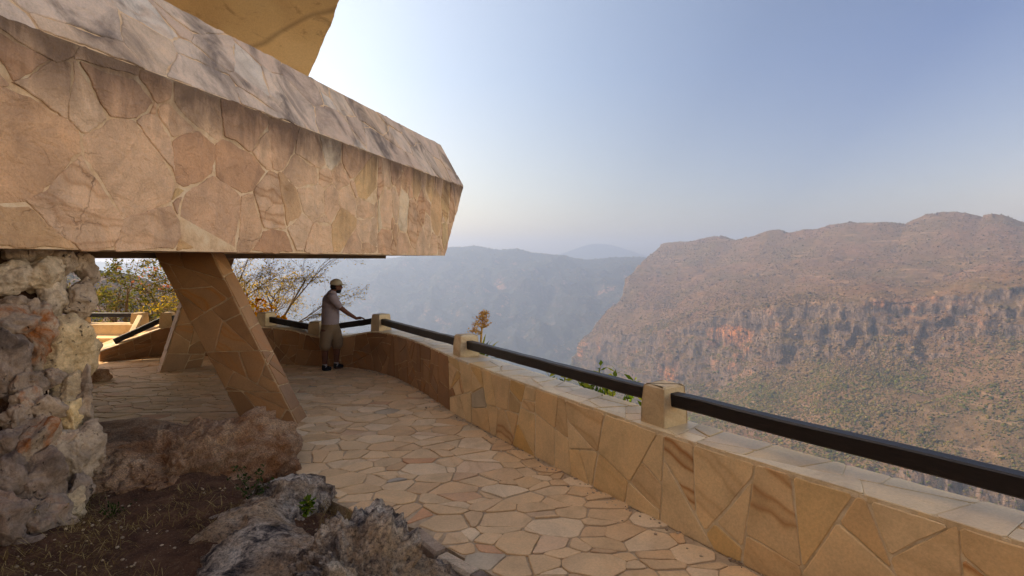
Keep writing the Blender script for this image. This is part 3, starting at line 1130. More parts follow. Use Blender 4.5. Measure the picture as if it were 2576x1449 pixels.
ROCKS = [  # in a 805 x 1449 detail sheet
    (40, 165, 85, 70, .75, .15), (165, 150, 95, 85, .85, .1), (240, 235, 62, 120, .8, .1), (275, 85, 60, 45, .6, .3), (372, 115, 46, 70, .55, .2), (350, 250, 68, 105, .6, .1),
    (65, 370, 85, 75, .35, .75), (165, 420, 66, 160, .5, .95), (312, 470, 100, 125, .95, .02), (35, 540, 72, 165, .15, .3), (130, 610, 55, 70, .3, .5), (292, 650, 58, 85, .9, .35),
    (192, 735, 74, 82, .35, .1), (305, 780, 55, 100, 1., .2), (105, 700, 45, 65, .4, 1.), (355, 720, 50, 150, .45, .05), (265, 870, 55, 65, .6, .5), (25, 880, 55, 80, .2, .1),
    (140, 900, 118, 140, .45, .9), (325, 950, 84, 160, .55, .05), (402, 900, 38, 120, .4, .4), (175, 1060, 105, 130, .2, .35), (25, 1040, 62, 125, .1, .15), (40, 1210, 70, 130, .1, .4),
    (185, 1210, 100, 120, .25, .55), (295, 1160, 52, 80, .9, .4), (85, 1370, 105, 110, .1, .2), (215, 1410, 66, 95, .4, 1.), (285, 1310, 48, 110, .45, .3), (330, 1090, 50, 70, .3, .3),
    (30, 1450, 90, 90, .2, .3), (140, 1490, 95, 90, .15, .6), (235, 1500, 70, 80, .35, .8), (95, 280, 70, 50, .45, .4), (230, 590, 50, 40, .4, .6), (70, 770, 55, 60, .3, .7), (235, 1000, 45, 70, .3, .6), (100, 60, 90, 45, .5, .3), (215, 60, 60, 40, .5, .2)]
mb = MB()
pier_o = empty('rubble_pier', (-4.2, 4.9, 0), 'rough pier of pale and rust-stained field stones carrying the big beam', 'stone pier')
for k, (rx, ry, hw, hh, tone, iron) in enumerate(ROCKS):
    px, py = rx * .5833, 604 + ry * .5833
    tt = max(0, min(1, (py - 640) / 700))
    off = 5.36 - 1.15 * tt ** 1.2
    D = off / (.9644 * (CX - px) / F + .2645)
    sc = D / F * .5833
    c = at(px, py, D)
    W, H = hw * sc * 1.12, hh * sc * 1.12
    v, f = rubble(900 + k, (W, min(W, H) * .9 + .05, H), 5, 13, (.045 * min(1, W / .15), .020))
    # turn its depth axis to the pier's face
    yaw = math.atan2(UN[1], UN[0]) - PI / 2
    ca, sa = math.cos(yaw * .35), math.sin(yaw * .35)
    v = np.stack([v[:, 0] * ca - v[:, 1] * sa, v[:, 0] * sa + v[:, 1] * ca, v[:, 2]], 1) + np.array(c) - np.array((UN[0], UN[1], 0)) * 0
    mb.add(v, f, (tone, iron, random.Random(k).random(), 1))
o = mb.build('field_stones', 'rock_pale', pier_o, True)
# packed hearting behind the face stones
mb = MB()
hv = []
for z, o_, sR in ((-.3, 4.65, -9.05), (.9, 5.05, -8.7), (2.12, 5.5, -8.45)):
    hv += [bpt(-13, o_, z), bpt(sR, o_, z), bpt(sR + .25, 6.9, z), bpt(-13, 6.9, z)]
mb.hexa(hv[0:8]); mb.hexa(hv[4:12])
mb.build('hearting', 'soil', pier_o)

# ================================================================== STEPS AT THE FAR END
stp = empty('garden_steps', (-9.2, 11.8, 0), 'sunlit pale stone steps with low curved wall at the far end of the terrace', 'steps')
mb = MB()
for k in range(3):
    y0 = 11.15 + .34 * k
    mb.hexa([Vector(p) for p in ((-9.7, y0, -.1), (-8.62, y0, -.1), (-8.62, 12.6, -.1), (-9.7, 12.6, -.1), (-9.7, y0, .10 + .11 * k), (-8.62, y0, .10 + .11 * k), (-8.62, 12.6, .10 + .11 * k), (-9.7, 12.6, .10 + .11 * k))], (.4 + .1 * k, .3, .5, 1))
mb.build('treads', 'facing_stone', stp)
mb = MB()
mb.hexa([Vector(p) for p in ((-8.62, 11.0, -.1), (-8.28, 11.25, -.1), (-8.30, 12.9, -.1), (-8.62, 12.7, -.1), (-8.62, 11.0, .22), (-8.28, 11.25, .24), (-8.30, 12.9, .52), (-8.62, 12.7, .50))], (.3, .3, .2, 1))
mb.hexa([Vector(p) for p in ((-10.4, 12.35, -.1), (-8.62, 12.25, -.1), (-8.62, 12.75, -.1), (-10.4, 12.75, -.1), (-10.4, 12.35, .56), (-8.62, 12.25, .56), (-8.62, 12.75, .56), (-10.4, 12.75, .56))], (.5, .2, .6, 1))
mb.build('side_wall', 'facing_stone', stp)
for (x, y) in ((-10.0, 12.55), (-8.62, 12.52)):
    make_post(np.array((x, y)), .56, .82, np.array((0., 1.)), 3).build('rail_post', 'post_stone', stp)
mb = MB()
mb.beam((-9.9, 12.55, .76), (-8.73, 12.52, .76), .09, .10)
mb.build('handrail', 'dark_timber', stp)
mb = MB()
mb.beam((-8.55, 12.45, .74), (-8.1, 11.5, .45), .10, .09)
mb.build('sloping_handrail', 'post_stone', stp)

# ================================================================== PERSON
def skin(name, nodes, edges, mat, parent, sub=2, voxel=.0075, iters=6, extra=()):
    """nodes: (x, y, z, r).  Tapered limbs along the bones, melted into one continuous surface."""
    g = MB()
    for n in nodes:
        d, f = ICO[3]
        g.add([Vector(n[:3]) + Vector(q) * n[3] for q in d], f)
    for i, j in edges:
        a_, b_ = Vector(nodes[i][:3]), Vector(nodes[j][:3])
        k = 6
        g.tube([a_.lerp(b_, t / k) for t in range(k + 1)], [nodes[i][3] + (nodes[j][3] - nodes[i][3]) * t / k for t in range(k + 1)], 20)
        m0 = len(g.v) - 20 * (k + 1)
        g.f.append(tuple(range(m0, m0 + 20))[::-1]); g.c.append((0, 0, 0, 1)); g.mi.append(0)
    for v, f in extra:
        g.add(v, f)
    o = g.build(name, mat, None)
    bm = bmesh.new(); bm.from_mesh(o.data)
    bmesh.ops.recalc_face_normals(bm, faces=bm.faces)
    bm.to_mesh(o.data); bm.free()
    md = o.modifiers.new('r', 'REMESH'); md.mode = 'VOXEL'; md.voxel_size = voxel; md.use_smooth_shade = True
    sm = o.modifiers.new('s', 'SMOOTH'); sm.factor = .5; sm.iterations = iters
    dg = bpy.context.evaluated_depsgraph_get()
    nm = bpy.data.meshes.new_from_object(o.evaluated_get(dg))
    nm.name = name
    o.modifiers.clear()
    o.data = nm
    nm.materials.clear(); nm.materials.append(MATS[mat])
    nm.polygons.foreach_set('use_smooth', [True] * len(nm.polygons))
    nm.polygons.foreach_set('material_index', [0] * len(nm.polygons))
    if parent is not None:
        o.parent = parent
    return o


PX, PY_ = -3.33, 9.95
per = empty('person', (PX, PY_, .012), 'man in cap, pale striped t-shirt and khaki shorts leaning on the handrail', 'person')
K = .00139


def pn(cx, cy, y, r):
    return ((cx - 300) * K, y, (1305 - cy) * K, r)


# facing (.8,.6); his left is (-.6,.8)
B = [pn(285, 740, .02, .125),            # 0 pelvis
     pn(285, 640, .02, .130), pn(285, 500, .03, .142), pn(290, 390, .03, .135), pn(298, 310, .03, .085), pn(315, 270, .04, .058), pn(336, 235, .05, .055), pn(348, 205, .06, .06), pn(350, 185, .06, .055),
     pn(345, 330, -.15, .062), pn(430, 456, -.12, .048), pn(516, 552, .0, .040), pn(604, 634, .14, .028), pn(642, 632, .20, .028),       # 9..13 near arm, hand
     pn(235, 340, .20, .062), pn(190, 480, .26, .048), pn(190, 590, .24, .040), pn(230, 670, .17, .030), pn(248, 690, .15, .028),    # 14..18 other arm, hand on hip
     pn(250, 800, -.07, .098), pn(240, 990, -.08, .068), pn(238, 1080, -.08, .060), pn(236, 1240, -.08, .038), pn(240, 1290, -.06, .04), pn(285, 1297, -.03, .034),  # 19..24 near leg
     pn(330, 800, .10, .098), pn(350, 980, .12, .068), pn(345, 1080, .12, .060), pn(340, 1230, .12, .038), pn(345, 1285, .12, .04), pn(395, 1294, .16, .034)]  # face, jaw, nose
E = [(0, 1), (1, 2), (2, 3), (3, 4), (4, 5), (5, 6), (6, 7), (7, 8), (3, 9), (9, 10), (10, 11), (11, 12), (12, 13), (3, 14), (14, 15), (15, 16), (16, 17), (17, 18),
     (0, 19), (19, 20), (20, 21), (21, 22), (22, 23), (23, 24), (0, 25), (25, 26), (26, 27), (27, 28), (28, 29), (29, 30)]
for hand, dirs in ((13, [(.055, .03, -.006), (.06, .022, -.004), (.058, .012, -.004), (.048, .004, -.006)]), (18, [(.03, -.02, -.05), (.025, -.03, -.055), (.015, -.035, -.055), (.008, -.035, -.05)])):
    hx, hy, hz, _ = B[hand]
    for k, dv in enumerate(dirs):
        i0 = len(B)
        sp = (k - 1.5) * .018
        B.append((hx + dv[0] * .5 + .3 * sp, hy + dv[1] * .5 + sp, hz + .006 + dv[2] * .4, .0095))
        B.append((hx + dv[0] + .3 * sp, hy + dv[1] + sp, hz - .004 + dv[2], .009))
        B.append((hx + dv[0] * 1.4 + .3 * sp, hy + dv[1] * 1.4 + sp, hz - .02 + dv[2] * 1.3, .008))
        E += [(hand, i0), (i0, i0 + 1), (i0 + 1, i0 + 2)]
    i0 = len(B)
    B.append((hx + .005, hy - .034, hz - .004, .011)); B.append((hx + .035, hy - .045, hz - .016, .0095))
    E += [(hand, i0), (i0, i0 + 1)]
HO = np.array(((352 - 300) * K, .062, (1305 - 190) * K))
HFW = np.array((.86, .5, -.05)); HFW /= np.linalg.norm(HFW)
HSD = np.cross((0, 0, 1), HFW); HSD /= np.linalg.norm(HSD)
HUP = np.cross(HFW, HSD)


def head_lump(o, r, sub=4):
    d, f = ICO[sub]
    return HO + sum((np.outer(o[k] + d[:, k] * r[k], ax) for k, ax in enumerate((HFW, HSD, HUP)))), f


skin('body', B, E, 'skin', per, voxel=.006, iters=3, extra=[head_lump(c_, r_) for c_, r_ in [((0, 0, 0), (.098, .078, .105)), ((.035, 0, -.045), (.068, .060, .085)), ((.045, 0, -.095), (.05, .05, .040)), ((.108, 0, -.036), (.017, .013, .022)), ((.078, 0, .0), (.03, .055, .022)),
            ((-.005, .080, -.03), (.02, .012, .03)), ((-.005, -.080, -.03), (.02, .012, .03)), ((.094, 0, -.072), (.014, .024, .008))]])


def lump_part(name, lumps, mat):
    mbp = MB()
    for c, r in lumps:
        v, f = head_lump(c, r)
        mbp.add(v, f)
    o = mbp.build(name, mat, None, True)
    o.parent = per
    return o
# t-shirt
T = [pn(284, 705, .02, .156), pn(284, 692, .02, .158), pn(287, 600, .02, .161), pn(287, 500, .03, .158), pn(290, 390, .03, .152), pn(300, 318, .03, .098), pn(308, 292, .035, .078),
     pn(352, 340, -.15, .080), pn(392, 395, -.14, .072), pn(428, 446, -.12, .064),
     pn(230, 345, .20, .080), pn(205, 420, .24, .070), pn(196, 470, .255, .062)]
skin('t_shirt', T, [(0, 1), (1, 2), (2, 3), (3, 4), (4, 5), (5, 6), (4, 7), (7, 8), (8, 9), (4, 10), (10, 11), (11, 12)], 'shirt_cloth', per)
S = [pn(284, 740, .02, .160), pn(284, 660, .02, .156), pn(284, 645, .02, .150), pn(252, 820, -.06, .118), pn(246, 900, -.07, .108), pn(244, 975, -.08, .104), pn(332, 820, .09, .118), pn(346, 900, .11, .110), pn(352, 975, .12, .106)]
skin('shorts', S, [(0, 1), (1, 2), (0, 3), (3, 4), (4, 5), (0, 6), (6, 7), (7, 8)], 'shorts_cloth', per)
for (a, b, y, dy) in ((pn(228, 1288, -.09, .042), pn(292, 1296, -.045, .036), 0, 0), (pn(335, 1280, .115, .042), pn(402, 1292, .165, .036), 0, 0)):
    mid = tuple((p + q) / 2 for p, q in zip(a[:3], b[:3])) + (.046,)
    a2 = (a[0], a[1], .045, .043); m2 = (mid[0], mid[1], .042, .047); b2 = (b[0], b[1], .036, .036)
    skin('shoe', [a2, m2, b2, (a2[0] + .005, a2[1], .085, .044)], [(0, 1), (1, 2), (0, 3)], 'shoe_black', per)
for (a, y) in ((236, -.08), (340, .12)):
    skin('sock', [pn(a, 1225, y, .044), pn(a + 2, 1262, y, .046)], [(0, 1)], 'sock_grey', per)
# cap: dome and peak, tilted a little down in front
d, f = ICO[4]
hc = np.array(((352 - 300) * K, .062, (1305 - 176) * K))
fw = np.array((.86, .5, -.06)); fw /= np.linalg.norm(fw)
sd = np.cross((0, 0, 1), fw); sd /= np.linalg.norm(sd)
upv = np.cross(fw, sd)
cv = []
for q in d:
    z = q[2] * .108 if q[2] > 0 else q[2] * .02
    cv.append(hc + fw * q[0] * .116 + sd * q[1] * .10 + upv * z)
bb = len(cv)
cf = list(f)
nb = 12
for k in range(nb + 1):
    a = -1.15 + 2.3 * k / nb
    for (rad, dz) in ((.098, .012), (.098 + .085 * math.cos(a * .9) ** .7, .004 - .016 * (1 - math.cos(a)))):
        for th in (.0, -.007):
            cv.append(hc + fw * math.cos(a) * rad * 1.1 + sd * math.sin(a) * rad * .95 + upv * (dz + th))
for k in range(nb):
    i = bb + 4 * k
    cf += [(i, i + 2, i + 6, i + 4), (i + 1, i + 5, i + 7, i + 3), (i + 2, i + 3, i + 7, i + 6)]
cap = mesh_obj('cap', cv, cf, 'cap_cloth', None, None, True); cap.parent = per
# beard, hair fringe, ears, eyes
lump_part('beard', [((.040, 0, -.094), (.060, .058, .050)), ((.090, 0, -.062), (.018, .030, .009))], 'hair_black')
lump_part('hair', [((-.022, 0, -.022), (.084, .080, .070))], 'hair_black')
for e_ in (-1, 1):
    lump_part('eye', [((.094, e_ * .030, -.014), (.010, .012, .008))], 'eye_dark')

# ================================================================== PLANTS
def quad_leaf(mb, p, size, rg, col, aspect=.5, droop=0., direction=None):
    d = Vector((rg.gauss(0, 1), rg.gauss(0, 1), rg.gauss(0, .7) - droop)) if direction is None else direction + Vector((rg.gauss(0, .4), rg.gauss(0, .4), rg.gauss(0, .4)))
    if d.length < 1e-4:
        return
    d.normalize()
    s = d.cross(Vector((rg.gauss(0, 1), rg.gauss(0, 1), rg.gauss(0, 1))))
    if s.length < 1e-4:
        return
    s.normalize()
    w = size * aspect
    mb.add([p, p + d * size * .5 + s * w * .5, p + d * size, p + d * size * .5 - s * w * .5], [(0, 1, 2, 3)], col)


def branchy(rg, base, direc, length, rad, depth, wood, tips, kids=(4, 6), spread=.75, grav=0.0, flat=1.0, nseg=5, ratio=.6):
    pts = [Vector(base)]
    d = Vector(direc).normalized()
    for i in range(nseg):
        d = (d + Vector((rg.gauss(0, .16), rg.gauss(0, .16), rg.gauss(0, .12) + grav))).normalized()
        pts.append(pts[-1] + d * (length / nseg))
    rads = [rad * (1 - .65 * i / nseg) for i in range(nseg + 1)]
    wood.tube(pts, rads, 6 if rad > .02 else (4 if rad > .006 else 3), (rg.random(), 0, 0, 1))
    if depth == 0:
        tips.append((pts[-1], d)); tips.append((pts[len(pts) // 2], d))
        return
    for k in range(rg.randint(*kids)):
        t = rg.uniform(.25, 1.0)
        i = min(nseg - 1, int(t * nseg))
        p = pts[i].lerp(pts[i + 1], t * nseg - i)
        side = Vector((rg.gauss(0, 1), rg.gauss(0, 1), rg.gauss(0, 1) * flat))
        nd = ((pts[i + 1] - pts[i]).normalized() + side.normalized() * spread).normalized()
        branchy(rg, p, nd, length * rg.uniform(.7, 1.15) * ratio, max(.0022, rad * (1 - .6 * t) * .6), depth - 1, wood, tips, kids, spread, grav, flat, max(3, nseg - 1), ratio)


def tree(name, label, base, stems, seed, leaves, group, depth=3, kids=(4, 6), leaf_size=.05, per_tip=2, spread=.75, flat=1., ratio=.6, flower_heads=None, cat='tree', grav=0.):
    rg = random.Random(seed)
    root = empty(name, base, label, cat, group)
    wood, tips = MB(), []
    for (dv, L, r) in stems:
        branchy(rg, base, dv, L, r, depth, wood, tips, kids, spread, grav, flat, 6, ratio)
    wood.build('trunk', 'bark', root, True)
    lm = MB()
    for p, d in tips:
        for _ in range(per_tip if isinstance(per_tip, int) else (1 if rg.random() < per_tip else 0)):
            quad_leaf(lm, p + Vector((rg.gauss(0, .03), rg.gauss(0, .03), rg.gauss(0, .03))), leaf_size * rg.uniform(.6, 1.3), rg, (rg.random(), 0, 0, 1))
    if lm.v:
        lm.build('crown', leaves, root)
    if flower_heads:
        bl = MB()
        mat, frac, sz, zmin = flower_heads
        for p, d in tips:
            if rg.random() < frac and p.z > zmin:
                for _ in range(3):
                    quad_leaf(bl, p + Vector((rg.gauss(0, .05), rg.gauss(0, .05), rg.gauss(0, .05))), sz, rg, (rg.random(), 0, 0, 1), .8)
        if bl.v:
            bl.build('blossom', mat, root)
    return root


G = 'trees and shrubs beyond the parapet'
# bare spreading tree in the middle, thorny fans of twigs reaching towards the canyon
tree('spreading_tree', 'bare fine-twigged tree spreading towards the canyon behind the far parapet', Vector((-6.35, 12.6, -.9)),
     [((.12, .05, 1), 3.3, .055), ((.45, .15, 1), 2.9, .05), ((1, .1, .75), 1.55, .04), ((.9, .2, .45), 1.35, .03), ((-.35, .1, 1), 2.8, .04)], 5, 'leaf_yellow', G, depth=4, kids=(5, 7), leaf_size=.05, per_tip=1, spread=.7, flat=.35, ratio=.56)
tree('yellow_shrub', 'shrub with bright orange-yellow leaves behind the slanting strut', Vector((-5.75, 11.9, -.5)),
     [((-.3, .1, 1), 1.2, .02), ((.25, .2, 1), 1.15, .02), ((.0, -.1, 1), 1.3, .02)], 9, 'leaf_orange', G, depth=2, kids=(6, 8), leaf_size=.12, per_tip=3, spread=.8, ratio=.55, cat='shrub')
tree('green_tree', 'small-leaved olive green tree rising behind the sunlit steps', Vector((-10.2, 14.0, -.8)),
     [((.1, 0, 1), 2.2, .06), ((-.6, .1, 1), 2.1, .05), ((.6, .1, 1), 2.0, .05)], 14, 'leaf_green', G, depth=4, kids=(4, 5), leaf_size=.085, per_tip=2, spread=.85, ratio=.58)
tree('blossom_tree', 'thin tree with scattered red-orange blossom between the steps and the struts', Vector((-9.5, 15.2, -1.4)),
     [((.15, 0, 1), 2.9, .06), ((.75, .1, 1), 2.5, .045), ((-.4, .1, 1), 2.6, .045)], 17, 'leaf_green', G, depth=4, kids=(4, 6), leaf_size=.08, per_tip=1, spread=.8, ratio=.58, flower_heads=('leaf_red', .06, .075, 1.2))
tree('bare_shrub', 'leafless grey tangled shrub low behind the sloping handrail', Vector((-10.0, 17.5, -1.8)),
     [((.5, 0, 1), 2.2, .04), ((-.5, 0, 1), 2.2, .04), ((1., .2, .7), 2.2, .04), ((.1, -.3, 1), 2.4, .04)], 23, 'leaf_green', G, depth=4, kids=(4, 5), leaf_size=.05, per_tip=.15, spread=.9, ratio=.6, cat='shrub')
tree('leafy_shrub', 'yellow-green low bush just behind the sloping end of the parapet', Vector((-8.3, 13.3, -.7)),
     [((.4, 0, 1), .95, .02), ((-.4, .1, 1), .9, .02), ((.9, .1, .8), 1.1, .02)], 27, 'leaf_bright', G, depth=2, kids=(5, 7), leaf_size=.085, per_tip=2, spread=.9, ratio=.6, cat='shrub')
tree('olive_shrub', 'dull green shrub in the gap between the two struts', Vector((-7.6, 14.2, -1.0)),
     [((.3, 0, 1), 1.7, .03), ((-.5, .1, 1), 1.8, .03), ((.0, .1, 1), 2.0, .03)], 29, 'leaf_yellow', G, depth=4, kids=(3, 5), leaf_size=.07, per_tip=1, spread=.85, ratio=.56, cat='shrub')


# agave with a dried flower stalk outside the wall
def agave(base, stalk_h, label):
    rg = random.Random(41)
    root = empty('agave', base, label, 'plant')
    lm = MB()
    for k in range(34):
        az = k * 2.4; el = .25 + 1.1 * (k / 34)
        L = rg.uniform(.38, .55)
        d = Vector((math.cos(az) * math.cos(el), math.sin(az) * math.cos(el), math.sin(el)))
        s = d.cross(Vector((0, 0, 1))).normalized(); u = s.cross(d)
        pts = []
        for i, (t, w) in enumerate(((0, .018), (.4, .022), (.8, .012), (1, .001))):
            c = base + Vector((0, 0, .05)) + d * L * t - Vector((0, 0, .10 * t * t))
            pts += [c - s * w, c + s * w + u * 0]
        lm.add(pts, [(0, 1, 3, 2), (2, 3, 5, 4), (4, 5, 7, 6)], (rg.random(), 0, 0, 1))
    lm.build('leaf_rosette', 'leaf_bright', root)
    st = MB()
    top = base + Vector((.05, .02, stalk_h))
    st.tube([base, base.lerp(top, .5) + Vector((-.01, 0, 0)), top], [.022, .016, .006], 6)
    fl = MB()
    for k in range(46):
        t = rg.uniform(.62, 1.0)
        p = base.lerp(top, t)
        az = rg.random() * 6.28
        L = (.16 * (1.12 - t) / .5 + .02) * rg.uniform(.5, 1.1)
        q = p + Vector((math.cos(az) * L, math.sin(az) * L, L * .55))
        st.tube([p, q], [.004, .002], 3)
        for _ in range(11):
            quad_leaf(fl, p.lerp(q, rg.uniform(.4, 1.05)) + Vector((rg.gauss(0, .012), rg.gauss(0, .012), rg.gauss(0, .012))), .026, rg, (rg.random(), 0, 0, 1), .9)
    # a second low spray to the side
    for k in range(16):
        p = base.lerp(top, .60)
        q = p + Vector((-.13 + rg.gauss(0, .04), rg.gauss(0, .05), .03 + rg.gauss(0, .06)))
        st.tube([p, q], [.004, .002], 3)
        for _ in range(8):
            quad_leaf(fl, q + Vector((rg.gauss(0, .02), rg.gauss(0, .02), rg.gauss(0, .02))), .026, rg, (rg.random(), 0, 0, 1), .9)
    st.build('flower_stalk', 'seed_head', root)
    fl.build('flower_heads', 'seed_head', root)  # dried seed heads along the stalk


agave(Vector((-.47, 7.95, .52)), .74, 'agave with tall dried brown flower stalk outside the parapet behind a rail post')


def shrub(name, base, n, h, seed, label):
    rg = random.Random(seed)
    root = empty(name, base, label, 'shrub', 'leafy shoots outside the parapet')
    st, lm = MB(), MB()
    for k in range(n):
        d = Vector((rg.gauss(0, .35), rg.gauss(0, .3), 1)).normalized()
        tip = base + d * h * rg.uniform(.75, 1.05)
        st.tube([base, tip], [.008, .003], 4)
        for i in range(16):
            t = .5 + .5 * i / 15
            p = base.lerp(tip, t)
            az = i * 2.4
            dv = Vector((math.cos(az), math.sin(az), .7))
            quad_leaf(lm, p, rg.uniform(.09, .15), rg, (rg.random(), 0, 0, 1), .36, direction=dv)
    st.build('stem', 'bark', root)
    lm.build('leaves', 'leaf_bright', root)


shrub('leafy_shrub', Vector((.83, 6.05, .12)), 5, .76, 51, 'green shoot nearest the agave behind the coping, darker and denser')
shrub('leafy_shrub', Vector((1.02, 5.80, .10)), 4, .80, 52, 'middle yellow-tinged green shoot peeping over the coping below the handrail')
shrub('leafy_shrub', Vector((1.22, 5.55, .06)), 5, .84, 53, 'broad green shoot closest to the stone rail post outside the parapet')
shrub('leafy_shrub', Vector((.50, 6.25, .06)), 2, .72, 54, 'tiny single sprig at the outer coping edge beyond the denser shoots')


def weed(name, base, n, h, seed, mat, label, size):
    rg = random.Random(seed)
    root = empty(name, base, label, 'weed')
    lm, st = MB(), MB()
    for k in range(n):
        d = Vector((rg.gauss(0, .45), rg.gauss(0, .45), 1)).normalized()
        tip = base + d * h * rg.uniform(.5, 1)
        st.tube([base, tip], [.003, .0015], 3)
        for i in range(9):
            p = base.lerp(tip, rg.uniform(.25, 1))
            quad_leaf(lm, p, size * rg.uniform(.6, 1.2), rg, (rg.random(), 0, 0, 1), .6)
    st.build('stem', 'bark', root)
    lm.build('leaves', mat, root)


weed('weed', Vector((-2.08, 4.35, .10)), 16, .36, 61, 'leaf_dark', 'dark small-leaved weed growing against the face of the brown boulder', .035)
weed('weed', Vector((-1.55, 4.08, .12)), 7, .15, 62, 'leaf_bright', 'small bright green weed at the path edge between boulder and crag', .06)
weed('weed', Vector((-3.0, 4.05, .10)), 12, .22, 63, 'leaf_dark', 'low dark weed at the foot of the brown boulder on bare earth', .03)
weed('weed', Vector((-3.35, 3.85, .12)), 16, .24, 64, 'dry_blade', 'dry brown seedy weed beside the base of the rubble pier', .02)

# dry grass on the earth bank
rg = random.Random(71)
gv, gf, gc = [], [], []
for k in range(7000):
    x = rg.uniform(-3.6, -1.1); y = rg.uniform(2.3, 4.5)
    if mn.noise(Vector((x * 1.9, y * 1.9, 4))) < -.08 + .35 * rg.random() - .1:
        continue
    z = soil_z(x, y)
    az = rg.random() * 6.28
    L = rg.uniform(.04, .14)
    el = rg.uniform(.05, .8)
    d = Vector((math.cos(az) * math.cos(el), math.sin(az) * math.cos(el), math.sin(el)))
    s = d.cross(Vector((0, 0, 1))).normalized() * .0018
    p = Vector((x, y, z + .004))
    b = len(gv)
    gv += [p - s, p + s, p + d * L * .6 + s * .8 + Vector((0, 0, .01)), p + d * L * .6 - s * .8 + Vector((0, 0, .01)), p + d * L - Vector((0, 0, .015))]
    c = (rg.random(), 0, 0, 1)
    gf += [(b, b + 1, b + 2, b + 3), (b + 3, b + 2, b + 4)]; gc += [c, c]
tag(mesh_obj('dry_grass', gv, gf, 'dry_blade', None, gc), 'wisps of dry straw-coloured grass on the brown earth', 'grass', kind='stuff')
# pebbles and grit swept into the joints and along the foot of the wall
rg = random.Random(73)
gv, gf, gc = [], [], []
d1, f1 = ICO[1]
for k in range(900):
    if k < 420:
        x = rg.uniform(-3.4, -.6); y = rg.uniform(2.3, 4.6); z = soil_z(x, y)
    else:
        s = rg.uniform(1.5, 14); p, nn = wall_at(s); dd = .015 + rg.expovariate(18)
        x, y = p[:2] - nn * dd; z = .012
    r = rg.uniform(.004, .013)
    b = len(gv)
    sc = np.array((rg.uniform(.7, 1.4), rg.uniform(.7, 1.3), rg.uniform(.5, .9))) * r
    gv += [tuple(q) for q in d1 * sc + np.array((x, y, z + r * .3))]
    gf += [tuple(i + b for i in q) for q in f1]; gc += [(rg.uniform(.4, 1), .1, rg.random(), 1)] * len(f1)
tag(mesh_obj('pebbles', gv, gf, 'rock_pale', None, gc), 'loose grit and pebbles on the earth and along the wall foot', 'pebbles', kind='stuff')

# ================================================================== LAND
# slope falling away outside the parapet
pathxy = WCA[::4, :2]
V, Fc = [], []
xs = np.concatenate([np.linspace(-60, -12, 22), np.linspace(-11.5, 8, 52), np.linspace(9, 40, 10)])
ys = np.concatenate([np.linspace(-4, 20, 60), np.linspace(21, 120, 30)])
for y in ys:
    for x in xs:
        dist = np.sqrt(((pathxy - (x, y)) ** 2).sum(1)).min()
        ins = inside(x, y, outline)
        if x < -8.3:
            z = -.25 - .10 * max(0, y - 11) - .02 * max(0, -x - 9)
            if y > 16:
                z -= .35 * (y - 16)
        else:
            k = max(0, min(1, (x + 8.3) / 4))
            steep = .16 + .75 * k
            z = -.25 - steep * max(0, dist - .5) - .01 * max(0, dist - 1) ** 2
        if ins:
            z = -.6
        z += .12 * mn.fractal(Vector((x * .6, y * .6, 0)), .8, 2, 4) * (0 if ins else 1)
        V.append((x, y, max(z, -160)))
nx = len(xs)
for j in range(len(ys) - 1):
    for i in range(nx - 1):
        a = j * nx + i
        Fc.append((a, a + 1, a + nx + 1, a + nx))
tag(mesh_obj('hillside_ground', V, Fc, 'ground_rough', None, None, True), 'rough ground falling away outside the terrace', kind='structure')


def interp_row(row, u):
    """row: list of (u, px, py, D)"""
    a = np.array(row, float)
    return np.stack([np.interp(u, a[:, 0], a[:, k]) for k in (1, 2, 3)], 1)


def loft(rows, nu, nv, disp, seed):
    """rows of survey bearings -> gridded terrain with relief.  disp(v, u) -> amplitude list."""
    u = np.linspace(0, 1, nu)
    R = []
    for row in rows:
        q = interp_row(row, u)
        ker = np.ones(9) / 9
        w = np.stack([(q[:, 0] - CX) / F * q[:, 2], q[:, 2], EYE + (HY - q[:, 1]) / F * q[:, 2]], 1)
        R.append(w)
    out, vv = [], []
    for i in range(len(R) - 1):
        m = nv[i]
        for k in range(m):
            t = k / m
            out.append(R[i] * (1 - t) + R[i + 1] * t); vv.append(i + t)
    out.append(R[-1]); vv.append(len(R) - 1)
    G_ = np.array(out)                      # (nvtot, nu, 3)
    # soften the row creases
    for _ in range(2):
        G_[1:-1] = (G_[:-2] + 2 * G_[1:-1] + G_[2:]) / 4
    du = np.gradient(G_, axis=1); dv = np.gradient(G_, axis=0)
    N = np.cross(du, dv); N /= np.linalg.norm(N, axis=2)[:, :, None] + 1e-9
    flip = np.sign((N * (np.array((0, 0, EYE)) - G_)).sum(2))
    N *= flip[:, :, None]
    for j in range(G_.shape[0]):
        for i in range(nu):
            p = Vector(G_[j, i])
            G_[j, i] += N[j, i] * disp(vv[j], u[i], p)
    f = []
    for j in range(G_.shape[0] - 1):
        for i in range(nu - 1):
            a = j * nu + i
            f.append((a, a + 1, a + nu + 1, a + nu))
    return G_.reshape(-1, 3), f, N.reshape(-1, 3), G_.shape


def U(pts, x0=1400., x1=3300.):
    return [((p[0] - x0) / (x1 - x0), p[0], p[1], p[2]) for p in pts]


def W_(pts):
    n = len(pts)
    return [(i / (n - 1), *p) for i, p in enumerate(pts)]


# opposite rim: each row runs from the spur at the canyon mouth to beyond the frame
def row(pts):
    # u from the sheet position of the row's own span
    x0, x1 = pts[0][0], pts[-1][0]
    return [((p[0] - x0) / (x1 - x0), *p) for p in pts]


def dep(x, a, b, c):
    return float(np.interp(x, [1450, 1700, 2100, 2600, 3300], [a * 1.0, a * .9, (a + b) / 2, b, c]))


